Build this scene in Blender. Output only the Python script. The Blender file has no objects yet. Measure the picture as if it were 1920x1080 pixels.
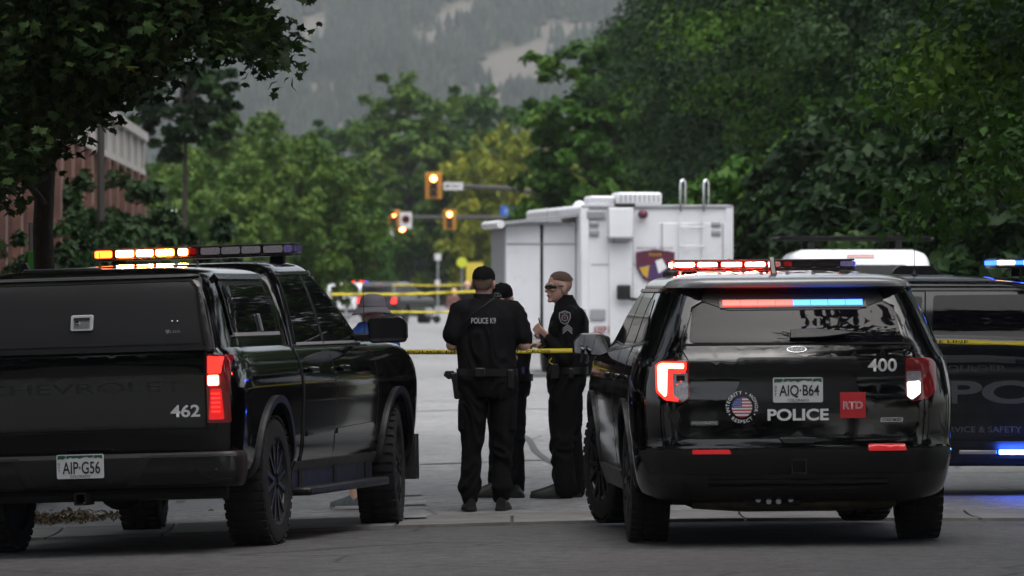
import bpy, bmesh, math, random
import numpy as np
from mathutils import Vector, Matrix, noise
random.seed(7); RNG = np.random.default_rng(7)
SC = bpy.context.scene
C = SC.collection
rad = math.radians
# ------------------------------------------------------------------ camera
F = 12000.0; HZ = 536.0; CH = 1.58            # focal length in photo pixels, horizon row, eye height
cd = bpy.data.cameras.new('camera'); cam = bpy.data.objects.new('camera', cd); C.objects.link(cam)
cd.sensor_width = 36; cd.lens = F / 1920 * 36; cd.clip_start = 0.5; cd.clip_end = 9000
cam.location = (0, 0, CH); cam.rotation_euler = (math.pi / 2 - (540 - HZ) / F, 0, 0)
cd.dof.use_dof = True; cd.dof.focus_distance = 43; cd.dof.aperture_fstop = 7.0
SC.camera = cam
# ------------------------------------------------------------------ sky, sun, exposure
SUN_EL, SUN_AZ = rad(73), rad(150)
w = bpy.data.worlds.new('World'); SC.world = w; w.use_nodes = True
nt = w.node_tree; bg = nt.nodes['Background']
sk = nt.nodes.new('ShaderNodeTexSky'); sk.sky_type = 'NISHITA'; sk.sun_disc = False
sk.sun_elevation = SUN_EL; sk.sun_rotation = SUN_AZ; sk.air_density = 1.0; sk.dust_density = 3.0
hs = nt.nodes.new('ShaderNodeHueSaturation'); hs.inputs['Saturation'].default_value = 0.3
nt.links.new(sk.outputs[0], hs.inputs['Color']); nt.links.new(hs.outputs[0], bg.inputs[0]); bg.inputs[1].default_value = 0.08
sd = bpy.data.lights.new('sun', 'SUN'); so = bpy.data.objects.new('sun', sd); C.objects.link(so)
sd.energy = 1.1; sd.angle = rad(85); sd.color = (1, 0.97, 0.93)
sdir = Vector((math.sin(SUN_AZ) * math.cos(SUN_EL), math.cos(SUN_AZ) * math.cos(SUN_EL), math.sin(SUN_EL)))
so.rotation_euler = sdir.to_track_quat('Z', 'Y').to_euler(); so.location = (0, 0, 60)
vs = SC.view_settings; vs.view_transform = 'Standard'; vs.look = 'None'; vs.gamma = 1; vs.use_curve_mapping = False
vs.exposure = 1.4
SC.render.engine = 'CYCLES'; cy = SC.cycles
cy.use_denoising = True; cy.adaptive_threshold = 0.02; cy.max_bounces = 6; cy.diffuse_bounces = 2; cy.glossy_bounces = 3; cy.transmission_bounces = 3
cy.volume_bounces = 0; cy.sample_clamp_indirect = 6; cy.transparent_max_bounces = 4; cy.caustics_reflective = False; cy.caustics_refractive = False
# ------------------------------------------------------------------ helpers
def X(px, d): return (px - 960) * d / F
def Z(py, d): return CH + (HZ - py) * d / F
def P(px, py, d): return Vector((X(px, d), d, Z(py, d)))
def sstep(a, b, t):
    t = min(1, max(0, (t - a) / (b - a))); return t * t * (3 - 2 * t)
def gz(x, y):                                   # the road: crowned to the right, a concrete valley pan across it
    u = max(-5, min(x, 2.5))
    h = -0.035 * (2.5 - u) ** 2 / 7 if u > -1 else -0.06125 - 0.035 * (-1 - u)
    return h * (1 - sstep(60, 140, y)) - 0.03 * math.exp(-((y - 44.8) / 2.0) ** 2)

def node(nt, t, **k):
    n = nt.nodes.new(t)
    for a, b in k.items():
        if a in n.inputs: n.inputs[a].default_value = b
        else: setattr(n, a, b)
    return n
def mat(name, col, rough=0.5, metal=0, coat=0, spec=0.5, emit=None, es=0, var=0, vscale=8, bump=0, bscale=40, trans=0, alpha=1):
    m = bpy.data.materials.new(name); m.use_nodes = True; nt = m.node_tree; b = nt.nodes['Principled BSDF']
    b.inputs['Base Color'].default_value = (*col, 1); b.inputs['Roughness'].default_value = rough
    b.inputs['Metallic'].default_value = metal; b.inputs['Coat Weight'].default_value = coat; b.inputs['Coat Roughness'].default_value = 0.03
    b.inputs['Specular IOR Level'].default_value = spec; b.inputs['Transmission Weight'].default_value = trans
    if emit: b.inputs['Emission Color'].default_value = (*emit, 1); b.inputs['Emission Strength'].default_value = es
    if var or bump:
        tc = node(nt, 'ShaderNodeTexCoord')
    if var:
        n = node(nt, 'ShaderNodeTexNoise', Scale=vscale, Detail=5.0, Roughness=0.6); nt.links.new(tc.outputs['Object'], n.inputs['Vector'])
        r = node(nt, 'ShaderNodeMapRange'); r.inputs['From Min'].default_value = .3; r.inputs['From Max'].default_value = .7
        r.inputs['To Min'].default_value = 1 - var; r.inputs['To Max'].default_value = 1 + var; nt.links.new(n.outputs['Fac'], r.inputs['Value'])
        x = node(nt, 'ShaderNodeMix', data_type='RGBA', blend_type='MULTIPLY'); x.inputs['Factor'].default_value = 1
        x.inputs[6].default_value = (*col, 1); nt.links.new(r.outputs[0], x.inputs[7]); nt.links.new(x.outputs[2], b.inputs['Base Color'])
        r2 = node(nt, 'ShaderNodeMapRange'); r2.inputs['To Min'].default_value = max(0, rough - .12); r2.inputs['To Max'].default_value = min(1, rough + .12)
        if rough > .2: nt.links.new(n.outputs['Fac'], r2.inputs['Value']); nt.links.new(r2.outputs[0], b.inputs['Roughness'])
    if bump:
        n = node(nt, 'ShaderNodeTexNoise', Scale=bscale, Detail=4.0); nt.links.new(tc.outputs['Object'], n.inputs['Vector'])
        bp = node(nt, 'ShaderNodeBump', Strength=bump, Distance=0.02); nt.links.new(n.outputs['Fac'], bp.inputs['Height']); nt.links.new(bp.outputs[0], b.inputs['Normal'])
    return m
M = {}
M['paint'] = mat('black_paint', (.0022, .0022, .0026), .07, spec=.5, coat=.35, bump=.008, bscale=6)
M['paint2'] = mat('slate_paint', (.006, .0072, .0105), .12, spec=.5, bump=.008, bscale=6)
M['roof_sky_grey'] = mat('roof_sky_grey', (.30, .30, .315), .2, coat=1, var=.05, vscale=3)  # grey put on a gloss black roof as its overcast sky reflection
M['topper'] = mat('textured_black', (.016, .016, .018), .42, bump=.15, bscale=220)
M['plastic'] = mat('black_plastic', (.007, .007, .0075), .45, var=.2, vscale=9, bump=.06, bscale=150)
M['trim'] = mat('satin_trim', (.008, .008, .009), .25)
M['under'] = mat('underbody', (.004, .004, .004), .8, var=.3)
M['gap'] = mat('panel_gap', (.001, .001, .001), .9)
M['exhaust'] = mat('warm_steel', (.10, .085, .06), .45, metal=.7, var=.4, vscale=12)
M['glass'] = mat('tinted_glass', (.0045, .0045, .0065), .02, spec=.2)
M['tyre'] = mat('tyre_rubber', (.007, .007, .007), .8, var=.3, vscale=14, bump=.3, bscale=60)
M['rim'] = mat('dark_rim', (.05, .05, .055), .3, metal=.8)
M['chrome'] = mat('chrome', (.75, .75, .78), .12, metal=1)
M['bright'] = mat('bright_trim', (.5, .5, .52), .25, metal=.35)
M['alu'] = mat('aluminium', (.45, .45, .47), .35, metal=.8)
M['white'] = mat('white_decal', (.78, .78, .8), .5)
M['ghost'] = mat('ghost_decal', (.075, .078, .082), .35)
M['ghostd'] = mat('ghost_decal_dark', (.028, .03, .034), .35)
M['platew'] = mat('plate_white', (.72, .73, .74), .4, var=.05)
M['plateg'] = mat('plate_green', (.03, .10, .07), .4)
M['ink'] = mat('dark_ink', (.012, .014, .014), .5)
M['red_decal'] = mat('red_decal', (.55, .02, .03), .4)
M['blue_decal'] = mat('blue_decal', (.06, .09, .35), .5)
M['redlens'] = mat('red_lens', (.22, .004, .006), .1, coat=1)
M['clearlens'] = mat('clear_lens', (.30, .29, .32), .1, coat=1, var=.25, vscale=60)
M['violetlens'] = mat('violet_lens', (.20, .17, .42), .1, coat=1, var=.25, vscale=60)
M['mirror'] = mat('mirror_glass', (.62, .64, .68), .02, metal=1)
def lamp(name, col, s): return mat(name, (.02, .02, .02), .3, emit=col, es=s)
M['l_red'] = lamp('lamp_red', (1, .06, .035), 500); M['l_redsoft'] = lamp('lamp_red_soft', (1, .03, .012), 3.0)
M['l_amber'] = lamp('lamp_amber', (1, .30, .05), 350); M['l_ambersoft'] = lamp('lamp_amber_soft', (1, .13, .012), 3)
M['l_blue'] = lamp('lamp_blue', (.05, .14, 1), 300); M['l_bluesoft'] = lamp('lamp_blue_soft', (.015, .06, 1), 4)
M['l_bluestrip'] = lamp('lamp_blue_strip', (.04, .13, 1), 22); M['l_redend'] = lamp('lamp_red_end', (1, .05, .03), 60); M['l_deckred'] = lamp('lamp_deck_red', (1, .03, .022), 3.2); M['l_deckblue'] = lamp('lamp_deck_blue', (.02, .10, 1), 3.2)
M['l_tail'] = lamp('lamp_tail', (1, .20, .07), 7); M['l_tailred'] = lamp('lamp_tail_red', (1, .018, .012), 1.3)
M['l_white'] = lamp('lamp_white', (1, .98, .95), 3); M['l_warm'] = lamp('lamp_warm', (1, .55, .35), 6)

def tag(o, label=None, cat=None, group=None, kind=None):
    if label: o['label'] = label
    if cat: o['category'] = cat
    if group: o['group'] = group
    if kind: o['kind'] = kind
    return o
def empty(name, loc, rz=0, label=None, cat=None, group=None):
    o = bpy.data.objects.new(name, None); C.objects.link(o); o.empty_display_size = .3
    o.location = loc; o.rotation_euler = (0, 0, rz); return tag(o, label, cat, group)
def link(name, me, m=None, parent=None):
    o = bpy.data.objects.new(name, me); C.objects.link(o)
    if m is not None:
        me.materials.clear(); me.materials.append(m)
    o.parent = parent; return o
def smooth(me, ang=35):
    me.polygons.foreach_set('use_smooth', [True] * len(me.polygons)); me.set_sharp_from_angle(angle=rad(ang))
class MB:
    """collects simple shapes into one mesh"""
    def __init__(s): s.v = []; s.f = []
    def add(s, v, f):
        n = len(s.v); s.v += [tuple(p) for p in v]; s.f += [tuple(i + n for i in q) for q in f]; return s
    def box(s, c, d, rot=None, taper=1):
        hx, hy, hz = d[0] / 2, d[1] / 2, d[2] / 2
        v = [Vector((a * hx * (taper if e > 0 else 1), b * hy * (taper if e > 0 else 1), e * hz)) for e in (-1, 1) for b in (-1, 1) for a in (-1, 1)]
        if rot is not None: v = [rot @ p for p in v]
        c = Vector(c)
        return s.add([p + c for p in v], [(0, 2, 3, 1), (4, 5, 7, 6), (0, 1, 5, 4), (1, 3, 7, 5), (3, 2, 6, 7), (2, 0, 4, 6)])
    def cyl(s, p0, p1, r0, r1=None, n=12, cap=True):
        return s.tube([p0, p1], [r0, r0 if r1 is None else r1], n, cap)
    def tube(s, pts, r, n=8, cap=True, sq=1):
        pts = [Vector(p) for p in pts]; k = len(pts); rs = r if isinstance(r, (list, tuple)) else [r] * k
        v = []; up = Vector((0, 0, 1)); prev = None
        for i, p in enumerate(pts):
            t = (pts[min(i + 1, k - 1)] - pts[max(i - 1, 0)]).normalized()
            if prev is None:
                a = t.cross(up if abs(t.z) < .9 else Vector((1, 0, 0))).normalized()
            else: a = (prev - t * prev.dot(t)).normalized()
            prev = a; b = t.cross(a)
            v += [p + (a * math.cos(2 * math.pi * j / n) + b * sq * math.sin(2 * math.pi * j / n)) * rs[i] for j in range(n)]
        f = [(i * n + j, i * n + (j + 1) % n, (i + 1) * n + (j + 1) % n, (i + 1) * n + j) for i in range(k - 1) for j in range(n)]
        if cap: f += [tuple(range(n))[::-1], tuple((k - 1) * n + j for j in range(n))]
        return s.add(v, f)
    def lathe(s, prof, n=24, axis='Z', c=(0, 0, 0)):     # prof: (radius, height)
        v = []
        for r, h in prof:
            for j in range(n):
                a = 2 * math.pi * j / n; q = (r * math.cos(a), r * math.sin(a), h)
                if axis == 'Y': q = (q[0], q[2], q[1])
                if axis == 'X': q = (q[2], q[0], q[1])
                v.append(Vector(q) + Vector(c))
        f = [(i * n + j, i * n + (j + 1) % n, (i + 1) * n + (j + 1) % n, (i + 1) * n + j) for i in range(len(prof) - 1) for j in range(n)]
        f += [tuple(range(n))[::-1], tuple((len(prof) - 1) * n + j for j in range(n))]
        return s.add(v, f)
    def prism(s, poly, m0, m1):                          # poly 2d -> two 3d maps
        n = len(poly); v = [m0(*p) for p in poly] + [m1(*p) for p in poly]
        return s.add(v, [tuple(range(n))[::-1], tuple(range(n, 2 * n))] + [(i, (i + 1) % n, n + (i + 1) % n, n + i) for i in range(n)])
    def ball(s, c, r, n=12, k=8):
        if not isinstance(r, (list, tuple)): r = (r, r, r)
        v = []; c = Vector(c)
        for i in range(1, k):
            t = math.pi * i / k
            for j in range(n):
                a = 2 * math.pi * j / n; v.append(c + Vector((r[0] * math.sin(t) * math.cos(a), r[1] * math.sin(t) * math.sin(a), r[2] * math.cos(t))))
        v += [c + Vector((0, 0, r[2])), c - Vector((0, 0, r[2]))]; T = (k - 1) * n
        f = [(i * n + j, (i + 1) * n + j, (i + 1) * n + (j + 1) % n, i * n + (j + 1) % n) for i in range(k - 2) for j in range(n)]
        f += [(T, j, (j + 1) % n) for j in range(n)] + [(T + 1, (k - 2) * n + (j + 1) % n, (k - 2) * n + j) for j in range(n)]
        return s.add(v, f)
    def mesh(s, name='m', fix=True):
        me = bpy.data.meshes.new(name); me.from_pydata([tuple(p) for p in s.v], [], s.f)
        if fix:
            bm = bmesh.new(); bm.from_mesh(me); bmesh.ops.recalc_face_normals(bm, faces=bm.faces); bm.to_mesh(me); bm.free()
        me.update(); return me
    def build(s, name, m, parent=None, sm=None, bevel=0, seg=2):
        me = s.mesh(name)
        if sm: smooth(me, sm)
        o = link(name, me, m, parent)
        if bevel:
            b = o.modifiers.new('bevel', 'BEVEL'); b.width = bevel; b.segments = seg; b.limit_method = 'ANGLE'; b.angle_limit = rad(40)
            if not sm: smooth(me, 40)
        return o
def box(name, c, d, m, parent=None, bevel=0, rot=None, sm=None, taper=1):
    return MB().box(c, d, rot, taper).build(name, m, parent, sm, bevel)
TMP = bpy.data.scenes.new('bake')                      # a small side scene keeps these evaluations cheap
def bake(o, extra=()):                                 # evaluate modifiers into plain mesh data
    par = o.parent; o.parent = None
    for q in (o, *extra): TMP.collection.objects.link(q)
    vl = TMP.view_layers[0]; vl.update(); dg = vl.depsgraph; me = bpy.data.meshes.new_from_object(o.evaluated_get(dg), depsgraph=dg)
    for q in (o, *extra): TMP.collection.objects.unlink(q)
    o.modifiers.clear(); o.data = me; o.parent = par; return o
def rpoly(pts, r, n=4):
    out = []; k = len(pts); pts = [Vector(p).to_2d() for p in pts]
    rr = r if isinstance(r, (list, tuple)) else [r] * k
    for i in range(k):
        p = pts[i]; a = pts[i - 1] - p; b = pts[(i + 1) % k] - p; q = min(rr[i], a.length * .49, b.length * .49)
        if q <= 0: out.append(p); continue
        A = p + a.normalized() * q; B = p + b.normalized() * q
        for j in range(n + 1):
            t = j / n; out.append(A * (1 - t) ** 2 + p * 2 * t * (1 - t) + B * t * t)
    return [tuple(p) for p in out]
def text_mesh(body, h, bold=0.0, font_sx=1.0, track=1.0):
    """flat lettering: cap height h, centred on the origin"""
    cu = bpy.data.curves.new('t', 'FONT'); cu.body = body; cu.align_x = 'CENTER'; cu.offset = bold; cu.space_character = track
    o = bpy.data.objects.new('t', cu); TMP.collection.objects.link(o); vl = TMP.view_layers[0]; vl.update(); me = bpy.data.meshes.new_from_object(o.evaluated_get(vl.depsgraph), depsgraph=vl.depsgraph)
    bpy.data.objects.remove(o)
    co = np.empty(len(me.vertices) * 3); me.vertices.foreach_get('co', co); co = co.reshape(-1, 3)
    ys = co[:, 1]; sc = h / (ys.max() - ys.min()); co[:, 1] = (ys - (ys.max() + ys.min()) / 2) * sc
    co[:, 0] = (co[:, 0] - (co[:, 0].max() + co[:, 0].min()) / 2) * sc * font_sx
    me.vertices.foreach_set('co', co.ravel()); return me
def lettering(name, body, h, fn, m, parent, bold=.0, sx=1.0, track=1.0, width=None):
    """text mapped through fn(u, v) -> point (already standing proud of its surface)"""
    me = text_mesh(body, h, bold, sx, track)
    if width:
        xs = [v.co.x for v in me.vertices]; k = width / (max(xs) - min(xs))
        for v in me.vertices: v.co.x *= k
    for v in me.vertices: v.co = fn(v.co.x, v.co.y)
    me.update(); return link(name, me, m, parent)
def pchip(xs, ys, x):
    xs = np.asarray(xs, float); ys = np.asarray(ys, float); h = np.diff(xs); d = np.diff(ys) / h; m = np.zeros_like(ys)
    for i in range(1, len(xs) - 1):
        if d[i - 1] * d[i] > 0:
            w1 = 2 * h[i] + h[i - 1]; w2 = h[i] + 2 * h[i - 1]; m[i] = (w1 + w2) / (w1 / d[i - 1] + w2 / d[i])
    m[0] = d[0]; m[-1] = d[-1]
    if x is None: return m
    i = int(min(max(np.searchsorted(xs, x) - 1, 0), len(xs) - 2)); t = min(1, max(0, (x - xs[i]) / h[i]))
    return (1 + 2 * t) * (1 - t) ** 2 * ys[i] + t * (1 - t) ** 2 * h[i] * m[i] + t * t * (3 - 2 * t) * ys[i + 1] + t * t * (t - 1) * h[i] * m[i + 1]
class Loft:
    """vehicle shell from horizontal slices. x forward, y left, z up.
    key: z, rear x, front x, half width, rear corner (along x, along y), front corner (x, y), rear bow, front bow"""
    def __init__(s, keys):
        s.k = np.array(keys, float); s.z = s.k[:, 0]; s.cache = {}; s.m = np.stack([pchip(s.z, s.k[:, i], None) for i in range(1, s.k.shape[1])], 1)
    def at(s, z):
        q = round(z, 4)
        if q not in s.cache: s.cache[q] = s.ev(z)
        return s.cache[q]
    def ev(s, z):
        i = int(min(max(np.searchsorted(s.z, z) - 1, 0), len(s.z) - 2)); h = s.z[i + 1] - s.z[i]; t = min(1, max(0, (z - s.z[i]) / h)); K = s.k[:, 1:]
        return ((1 + 2 * t) * (1 - t) ** 2 * K[i] + t * (1 - t) ** 2 * h * s.m[i] + t * t * (3 - 2 * t) * K[i + 1] + t * t * (t - 1) * h * s.m[i + 1]).tolist()
    def rear(s, y, z):
        xr, xf, w, a, b, c, d, bo, bf = s.at(z); y = abs(y); e = w - b; t = min(y, e) / w
        x = xr + bo * t * t
        if y > e: x += a * (1 - math.sqrt(max(0, 1 - ((min(y, w) - e) / b) ** 2)))
        return x
    def front(s, y, z):
        xr, xf, w, a, b, c, d, bo, bf = s.at(z); y = abs(y); e = w - d; t = min(y, e) / w
        x = xf - bf * t * t
        if y > e: x -= c * (1 - math.sqrt(max(0, 1 - ((min(y, w) - e) / d) ** 2)))
        return x
    def side(s, x, z):
        xr, xf, w, a, b, c, d, bo, bf = s.at(z)
        x0 = xr + bo * ((w - b) / w) ** 2; x1 = xf - bf * ((w - d) / w) ** 2
        if x < x0 + a: return w - b + b * math.sqrt(max(0, 1 - (1 - (max(x, x0) - x0) / a) ** 2))
        if x > x1 - c: return w - d + d * math.sqrt(max(0, 1 - (1 - (x1 - min(x, x1)) / c) ** 2))
        return w
    def outline(s, z, n1=7, n2=9, n3=26):
        xr, xf, w, a, b, c, d, bo, bf = s.at(z); out = []
        for i in range(n1): y = (w - b) * i / n1; out.append((xr + bo * (y / w) ** 2, y))
        x0 = xr + bo * ((w - b) / w) ** 2; x1 = xf - bf * ((w - d) / w) ** 2
        for i in range(n2): t = math.pi / 2 * i / (n2 - 1); out.append((x0 + a * (1 - math.cos(t)), w - b + b * math.sin(t)))
        for i in range(1, n3): out.append((x0 + a + (x1 - c - x0 - a) * i / n3, w))
        for i in range(n2): t = math.pi / 2 * (1 - i / (n2 - 1)); out.append((x1 - c * (1 - math.cos(t)), w - d + d * math.sin(t)))
        for i in range(n1): y = (w - d) * (n1 - 1 - i) / n1; out.append((xf - bf * (y / w) ** 2, y))
        return out + [(x, -y) for x, y in out[-2:0:-1]]
    def mesh(s, step=.045):
        zs = []
        for a, b in zip(s.z[:-1], s.z[1:]):
            n = max(1, int(math.ceil((b - a) / step))); zs += [a + (b - a) * i / n for i in range(n)]
        zs.append(s.z[-1]); v = []; N = None
        for z in zs:
            o = s.outline(z); N = len(o); v += [(x, y, z) for x, y in o]
        f = [(i * N + j, i * N + (j + 1) % N, (i + 1) * N + (j + 1) % N, (i + 1) * N + j) for i in range(len(zs) - 1) for j in range(N)]
        h = N // 2                                       # caps as strips across the car
        for base, flip in ((0, 1), ((len(zs) - 1) * N, 0)):
            for j in range(h):
                q = [base + j, base + j + 1, base + (N - j - 1) % N, base + (N - j) % N]
                q = list(dict.fromkeys(q))
                if len(q) > 2: f.append(tuple(q[::-1] if flip else q))
        mb = MB(); mb.v = v; mb.f = f; return mb.mesh('shell')
    # projections: (a, b) -> surface point
    def pr(s): return lambda y, z: Vector((s.rear(y, z), y, z))
    def pf(s): return lambda y, z: Vector((s.front(y, z), y, z))
    def ps(s, sg): return lambda x, z: Vector((x, sg * s.side(x, z), z))
def nrm(fn, a, b, out, e=.006):
    n = (fn(a + e, b) - fn(a - e, b)).cross(fn(a, b + e) - fn(a, b - e))
    if n.length < 1e-9: n = out.copy()
    n.normalize(); return n if n.dot(out) > 0 else -n
OUT = {'r': Vector((-1, 0, .1)), 'f': Vector((1, 0, .1)), 'L': Vector((0, 1, .1)), 'R': Vector((0, -1, .1))}
def patch(name, poly, fn, out, m, parent, off=.004, thick=.012, seg=.07):
    """a panel that follows a shell: outline in the shell's own two coordinates, standing proud of it"""
    bm = bmesh.new(); bm.faces.new([bm.verts.new((p[0], p[1], 0)) for p in poly])
    bmesh.ops.triangulate(bm, faces=bm.faces)
    for _ in range(6):
        e = [x for x in bm.edges if x.calc_length() > seg]
        if not e: break
        bmesh.ops.subdivide_edges(bm, edges=e, cuts=1); bmesh.ops.triangulate(bm, faces=[f for f in bm.faces if len(f.verts) > 3])
        bmesh.ops.beautify_fill(bm, faces=bm.faces, edges=[x for x in bm.edges if not x.is_boundary])
    bm.verts.ensure_lookup_table(); P2 = [(v.co.x, v.co.y) for v in bm.verts]; bm.verts.index_update()
    N = [nrm(fn, a, b, out) for a, b in P2]; S = [fn(a, b) for a, b in P2]; n = len(P2)
    top = [S[i] + N[i] * off for i in range(n)]; F_ = [tuple(v.index for v in f.verts) for f in bm.faces]
    bd = [(e.verts[0].index, e.verts[1].index) for e in bm.edges if e.is_boundary]; bm.free()
    idx = sorted({i for e in bd for i in e}); mp = {i: n + k for k, i in enumerate(idx)}; mp2 = {i: n + len(idx) + k for k, i in enumerate(idx)}
    V = top + [top[i] for i in idx] + [S[i] + N[i] * (off - thick) for i in idx]
    ff = []
    for f in F_:
        a, b, c = (V[i] for i in f[:3]); ff.append(f if (b - a).cross(c - a).dot(N[f[0]]) > 0 else f[::-1])
    ff += [(mp[a], mp[b], mp2[b], mp2[a]) for a, b in bd]
    me = bpy.data.meshes.new(name); me.from_pydata([tuple(p) for p in V], [], ff)
    cn = [tuple(q) for q in N] + [tuple(N[i]) for i in idx] * 2
    me.polygons.foreach_set('use_smooth', [True] * len(me.polygons)); me.normals_split_custom_set_from_vertices(cn); me.update()
    return link(name, me, m, parent)
def ribbon(name, line, fn, out, m, parent, wd=.008, off=.003):
    """a narrow strip along a line on a shell (seams, mouldings)"""
    pts = []
    for a, b in zip(line[:-1], line[1:]):
        a = Vector(a).to_2d(); b = Vector(b).to_2d(); k = max(1, int((b - a).length / .06)); pts += [a + (b - a) * i / k for i in range(k)]
    pts.append(Vector(line[-1]).to_2d()); mb = MB(); v = []; k = len(pts)
    for i, p in enumerate(pts):
        t = (pts[min(i + 1, k - 1)] - pts[max(i - 1, 0)]).normalized(); q = Vector((-t.y, t.x)) * wd / 2
        for s_, o_ in ((1, off), (-1, off), (-1, -.01), (1, -.01)):
            c = p + q * s_; v.append(fn(c.x, c.y) + nrm(fn, c.x, c.y, out) * o_)
    f = [(i * 4 + j, i * 4 + (j + 1) % 4, (i + 1) * 4 + (j + 1) % 4, (i + 1) * 4 + j) for i in range(k - 1) for j in range(4)] + [(0, 1, 2, 3), tuple(4 * (k - 1) + j for j in (3, 2, 1, 0))]
    return mb.add(v, f).build(name, m, parent)
def on(fn, out, a0, b0, off, su=1, sv=1):
    """(u, v) offsets round (a0, b0) on a shell, for lettering"""
    return lambda u, v: fn(a0 + su * u, b0 + sv * v) + nrm(fn, a0, b0, out) * off
# ------------------------------------------------------------------ ground
def asphalt(name, c0, c1, rough=.75):
    m = bpy.data.materials.new(name); m.use_nodes = True; nt = m.node_tree; b = nt.nodes['Principled BSDF']; b.inputs['Roughness'].default_value = rough
    tc = node(nt, 'ShaderNodeTexCoord')
    n1 = node(nt, 'ShaderNodeTexNoise', Scale=.35, Detail=6.0, Roughness=.65); n2 = node(nt, 'ShaderNodeTexNoise', Scale=60.0, Detail=3.0, Roughness=.8); n3 = node(nt, 'ShaderNodeTexVoronoi', Scale=75.0)
    mp = node(nt, 'ShaderNodeMapping'); mp.inputs['Scale'].default_value = (1, .35, 1)
    nt.links.new(tc.outputs['Object'], mp.inputs['Vector']); nt.links.new(mp.outputs[0], n1.inputs['Vector'])
    for n in (n2, n3): nt.links.new(tc.outputs['Object'], n.inputs['Vector'])
    cr = node(nt, 'ShaderNodeValToRGB'); cr.color_ramp.elements[0].color = (*c0, 1); cr.color_ramp.elements[1].color = (*c1, 1); cr.color_ramp.elements[0].position = .3; cr.color_ramp.elements[1].position = .7
    nt.links.new(n1.outputs['Fac'], cr.inputs['Fac'])
    r = node(nt, 'ShaderNodeMapRange'); r.inputs['From Min'].default_value = .35; r.inputs['From Max'].default_value = .7; r.inputs['To Min'].default_value = .55; r.inputs['To Max'].default_value = 1.6; nt.links.new(n2.outputs['Fac'], r.inputs['Value'])
    x = node(nt, 'ShaderNodeMix', data_type='RGBA', blend_type='MULTIPLY'); x.inputs['Factor'].default_value = 1
    nt.links.new(cr.outputs[0], x.inputs[6]); nt.links.new(r.outputs[0], x.inputs[7])
    st = node(nt, 'ShaderNodeMapRange'); st.inputs['From Min'].default_value = .0; st.inputs['From Max'].default_value = .18; st.inputs['To Min'].default_value = .5; st.inputs['To Max'].default_value = 0; nt.links.new(n3.outputs['Distance'], st.inputs['Value'])
    x2 = node(nt, 'ShaderNodeMix', data_type='RGBA', blend_type='MIX'); nt.links.new(st.outputs[0], x2.inputs['Factor']); nt.links.new(x.outputs[2], x2.inputs[6]); x2.inputs[7].default_value = (.22, .215, .21, 1)
    n4 = node(nt, 'ShaderNodeTexNoise', Scale=8.0, Detail=5.0, Roughness=.75); nt.links.new(tc.outputs['Object'], n4.inputs['Vector'])
    r4 = node(nt, 'ShaderNodeMapRange'); r4.inputs['From Min'].default_value = .3; r4.inputs['From Max'].default_value = .7; r4.inputs['To Min'].default_value = .5; r4.inputs['To Max'].default_value = 1.6; nt.links.new(n4.outputs['Fac'], r4.inputs['Value'])
    x3 = node(nt, 'ShaderNodeMix', data_type='RGBA', blend_type='MULTIPLY'); x3.inputs['Factor'].default_value = 1; nt.links.new(x2.outputs[2], x3.inputs[6]); nt.links.new(r4.outputs[0], x3.inputs[7])
    wv = node(nt, 'ShaderNodeTexNoise', Scale=1.2, Detail=2.0); nt.links.new(tc.outputs['Object'], wv.inputs['Vector']); mw = node(nt, 'ShaderNodeMix', data_type='RGBA', blend_type='MIX'); mw.inputs['Factor'].default_value = .12; nt.links.new(tc.outputs['Object'], mw.inputs[6]); nt.links.new(wv.outputs['Color'], mw.inputs[7])
    vo = node(nt, 'ShaderNodeTexVoronoi', feature='DISTANCE_TO_EDGE', Scale=.45); nt.links.new(mw.outputs[2], vo.inputs['Vector']); rc = node(nt, 'ShaderNodeMapRange'); rc.inputs['From Min'].default_value = .003; rc.inputs['From Max'].default_value = .012; rc.inputs['To Min'].default_value = .45; rc.inputs['To Max'].default_value = 1; nt.links.new(vo.outputs['Distance'], rc.inputs['Value'])
    x4 = node(nt, 'ShaderNodeMix', data_type='RGBA', blend_type='MULTIPLY'); x4.inputs['Factor'].default_value = 1; nt.links.new(x3.outputs[2], x4.inputs[6]); nt.links.new(rc.outputs[0], x4.inputs[7])
    nt.links.new(x4.outputs[2], b.inputs['Base Color'])
    bp = node(nt, 'ShaderNodeBump', Strength=.5, Distance=.01); nt.links.new(n2.outputs['Fac'], bp.inputs['Height']); nt.links.new(bp.outputs[0], b.inputs['Normal'])
    return m
M['asphalt'] = asphalt('asphalt', (.062, .062, .064), (.092, .092, .093)); M['asphalt2'] = asphalt('asphalt_worn_skylit', (.21, .21, .215), (.27, .27, .27), .6)  # far asphalt: worn grey, its colour lifted further to imitate brighter open-sky light
M['concrete'] = mat('concrete', (.20, .195, .19), .8, var=.3, vscale=2.5, bump=.4, bscale=30); M['kerb'] = mat('kerb_concrete', (.16, .155, .15), .85, var=.35, vscale=4)
M['leaflitter'] = mat('dry_leaf', (.12, .09, .05), .9, var=.5, vscale=40)
M['soil'] = mat('mulch', (.05, .042, .032), .95, var=.5, vscale=20, bump=.8, bscale=40)
M['roadpaint'] = mat('road_paint', (.34, .34, .34), .7, var=.3, vscale=8)
def sheet(name, xs, ys, fn, m, kind='structure', parent=None):
    nx, ny = len(xs), len(ys); v = [(x, y, fn(x, y)) for y in ys for x in xs]
    f = [(j * nx + i, j * nx + i + 1, (j + 1) * nx + i + 1, (j + 1) * nx + i) for j in range(ny - 1) for i in range(nx - 1)]
    me = bpy.data.meshes.new(name); me.from_pydata(v, [], f); smooth(me, 60); o = link(name, me, m, parent)
    if kind and parent is None: o['kind'] = kind
    return o
gx = sorted(set([-1250, -800, -200, -60, -30] + [round(v, 3) for v in np.arange(-14, 14.01, .5)] + [30, 60, 200, 800, 1250]))
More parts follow.
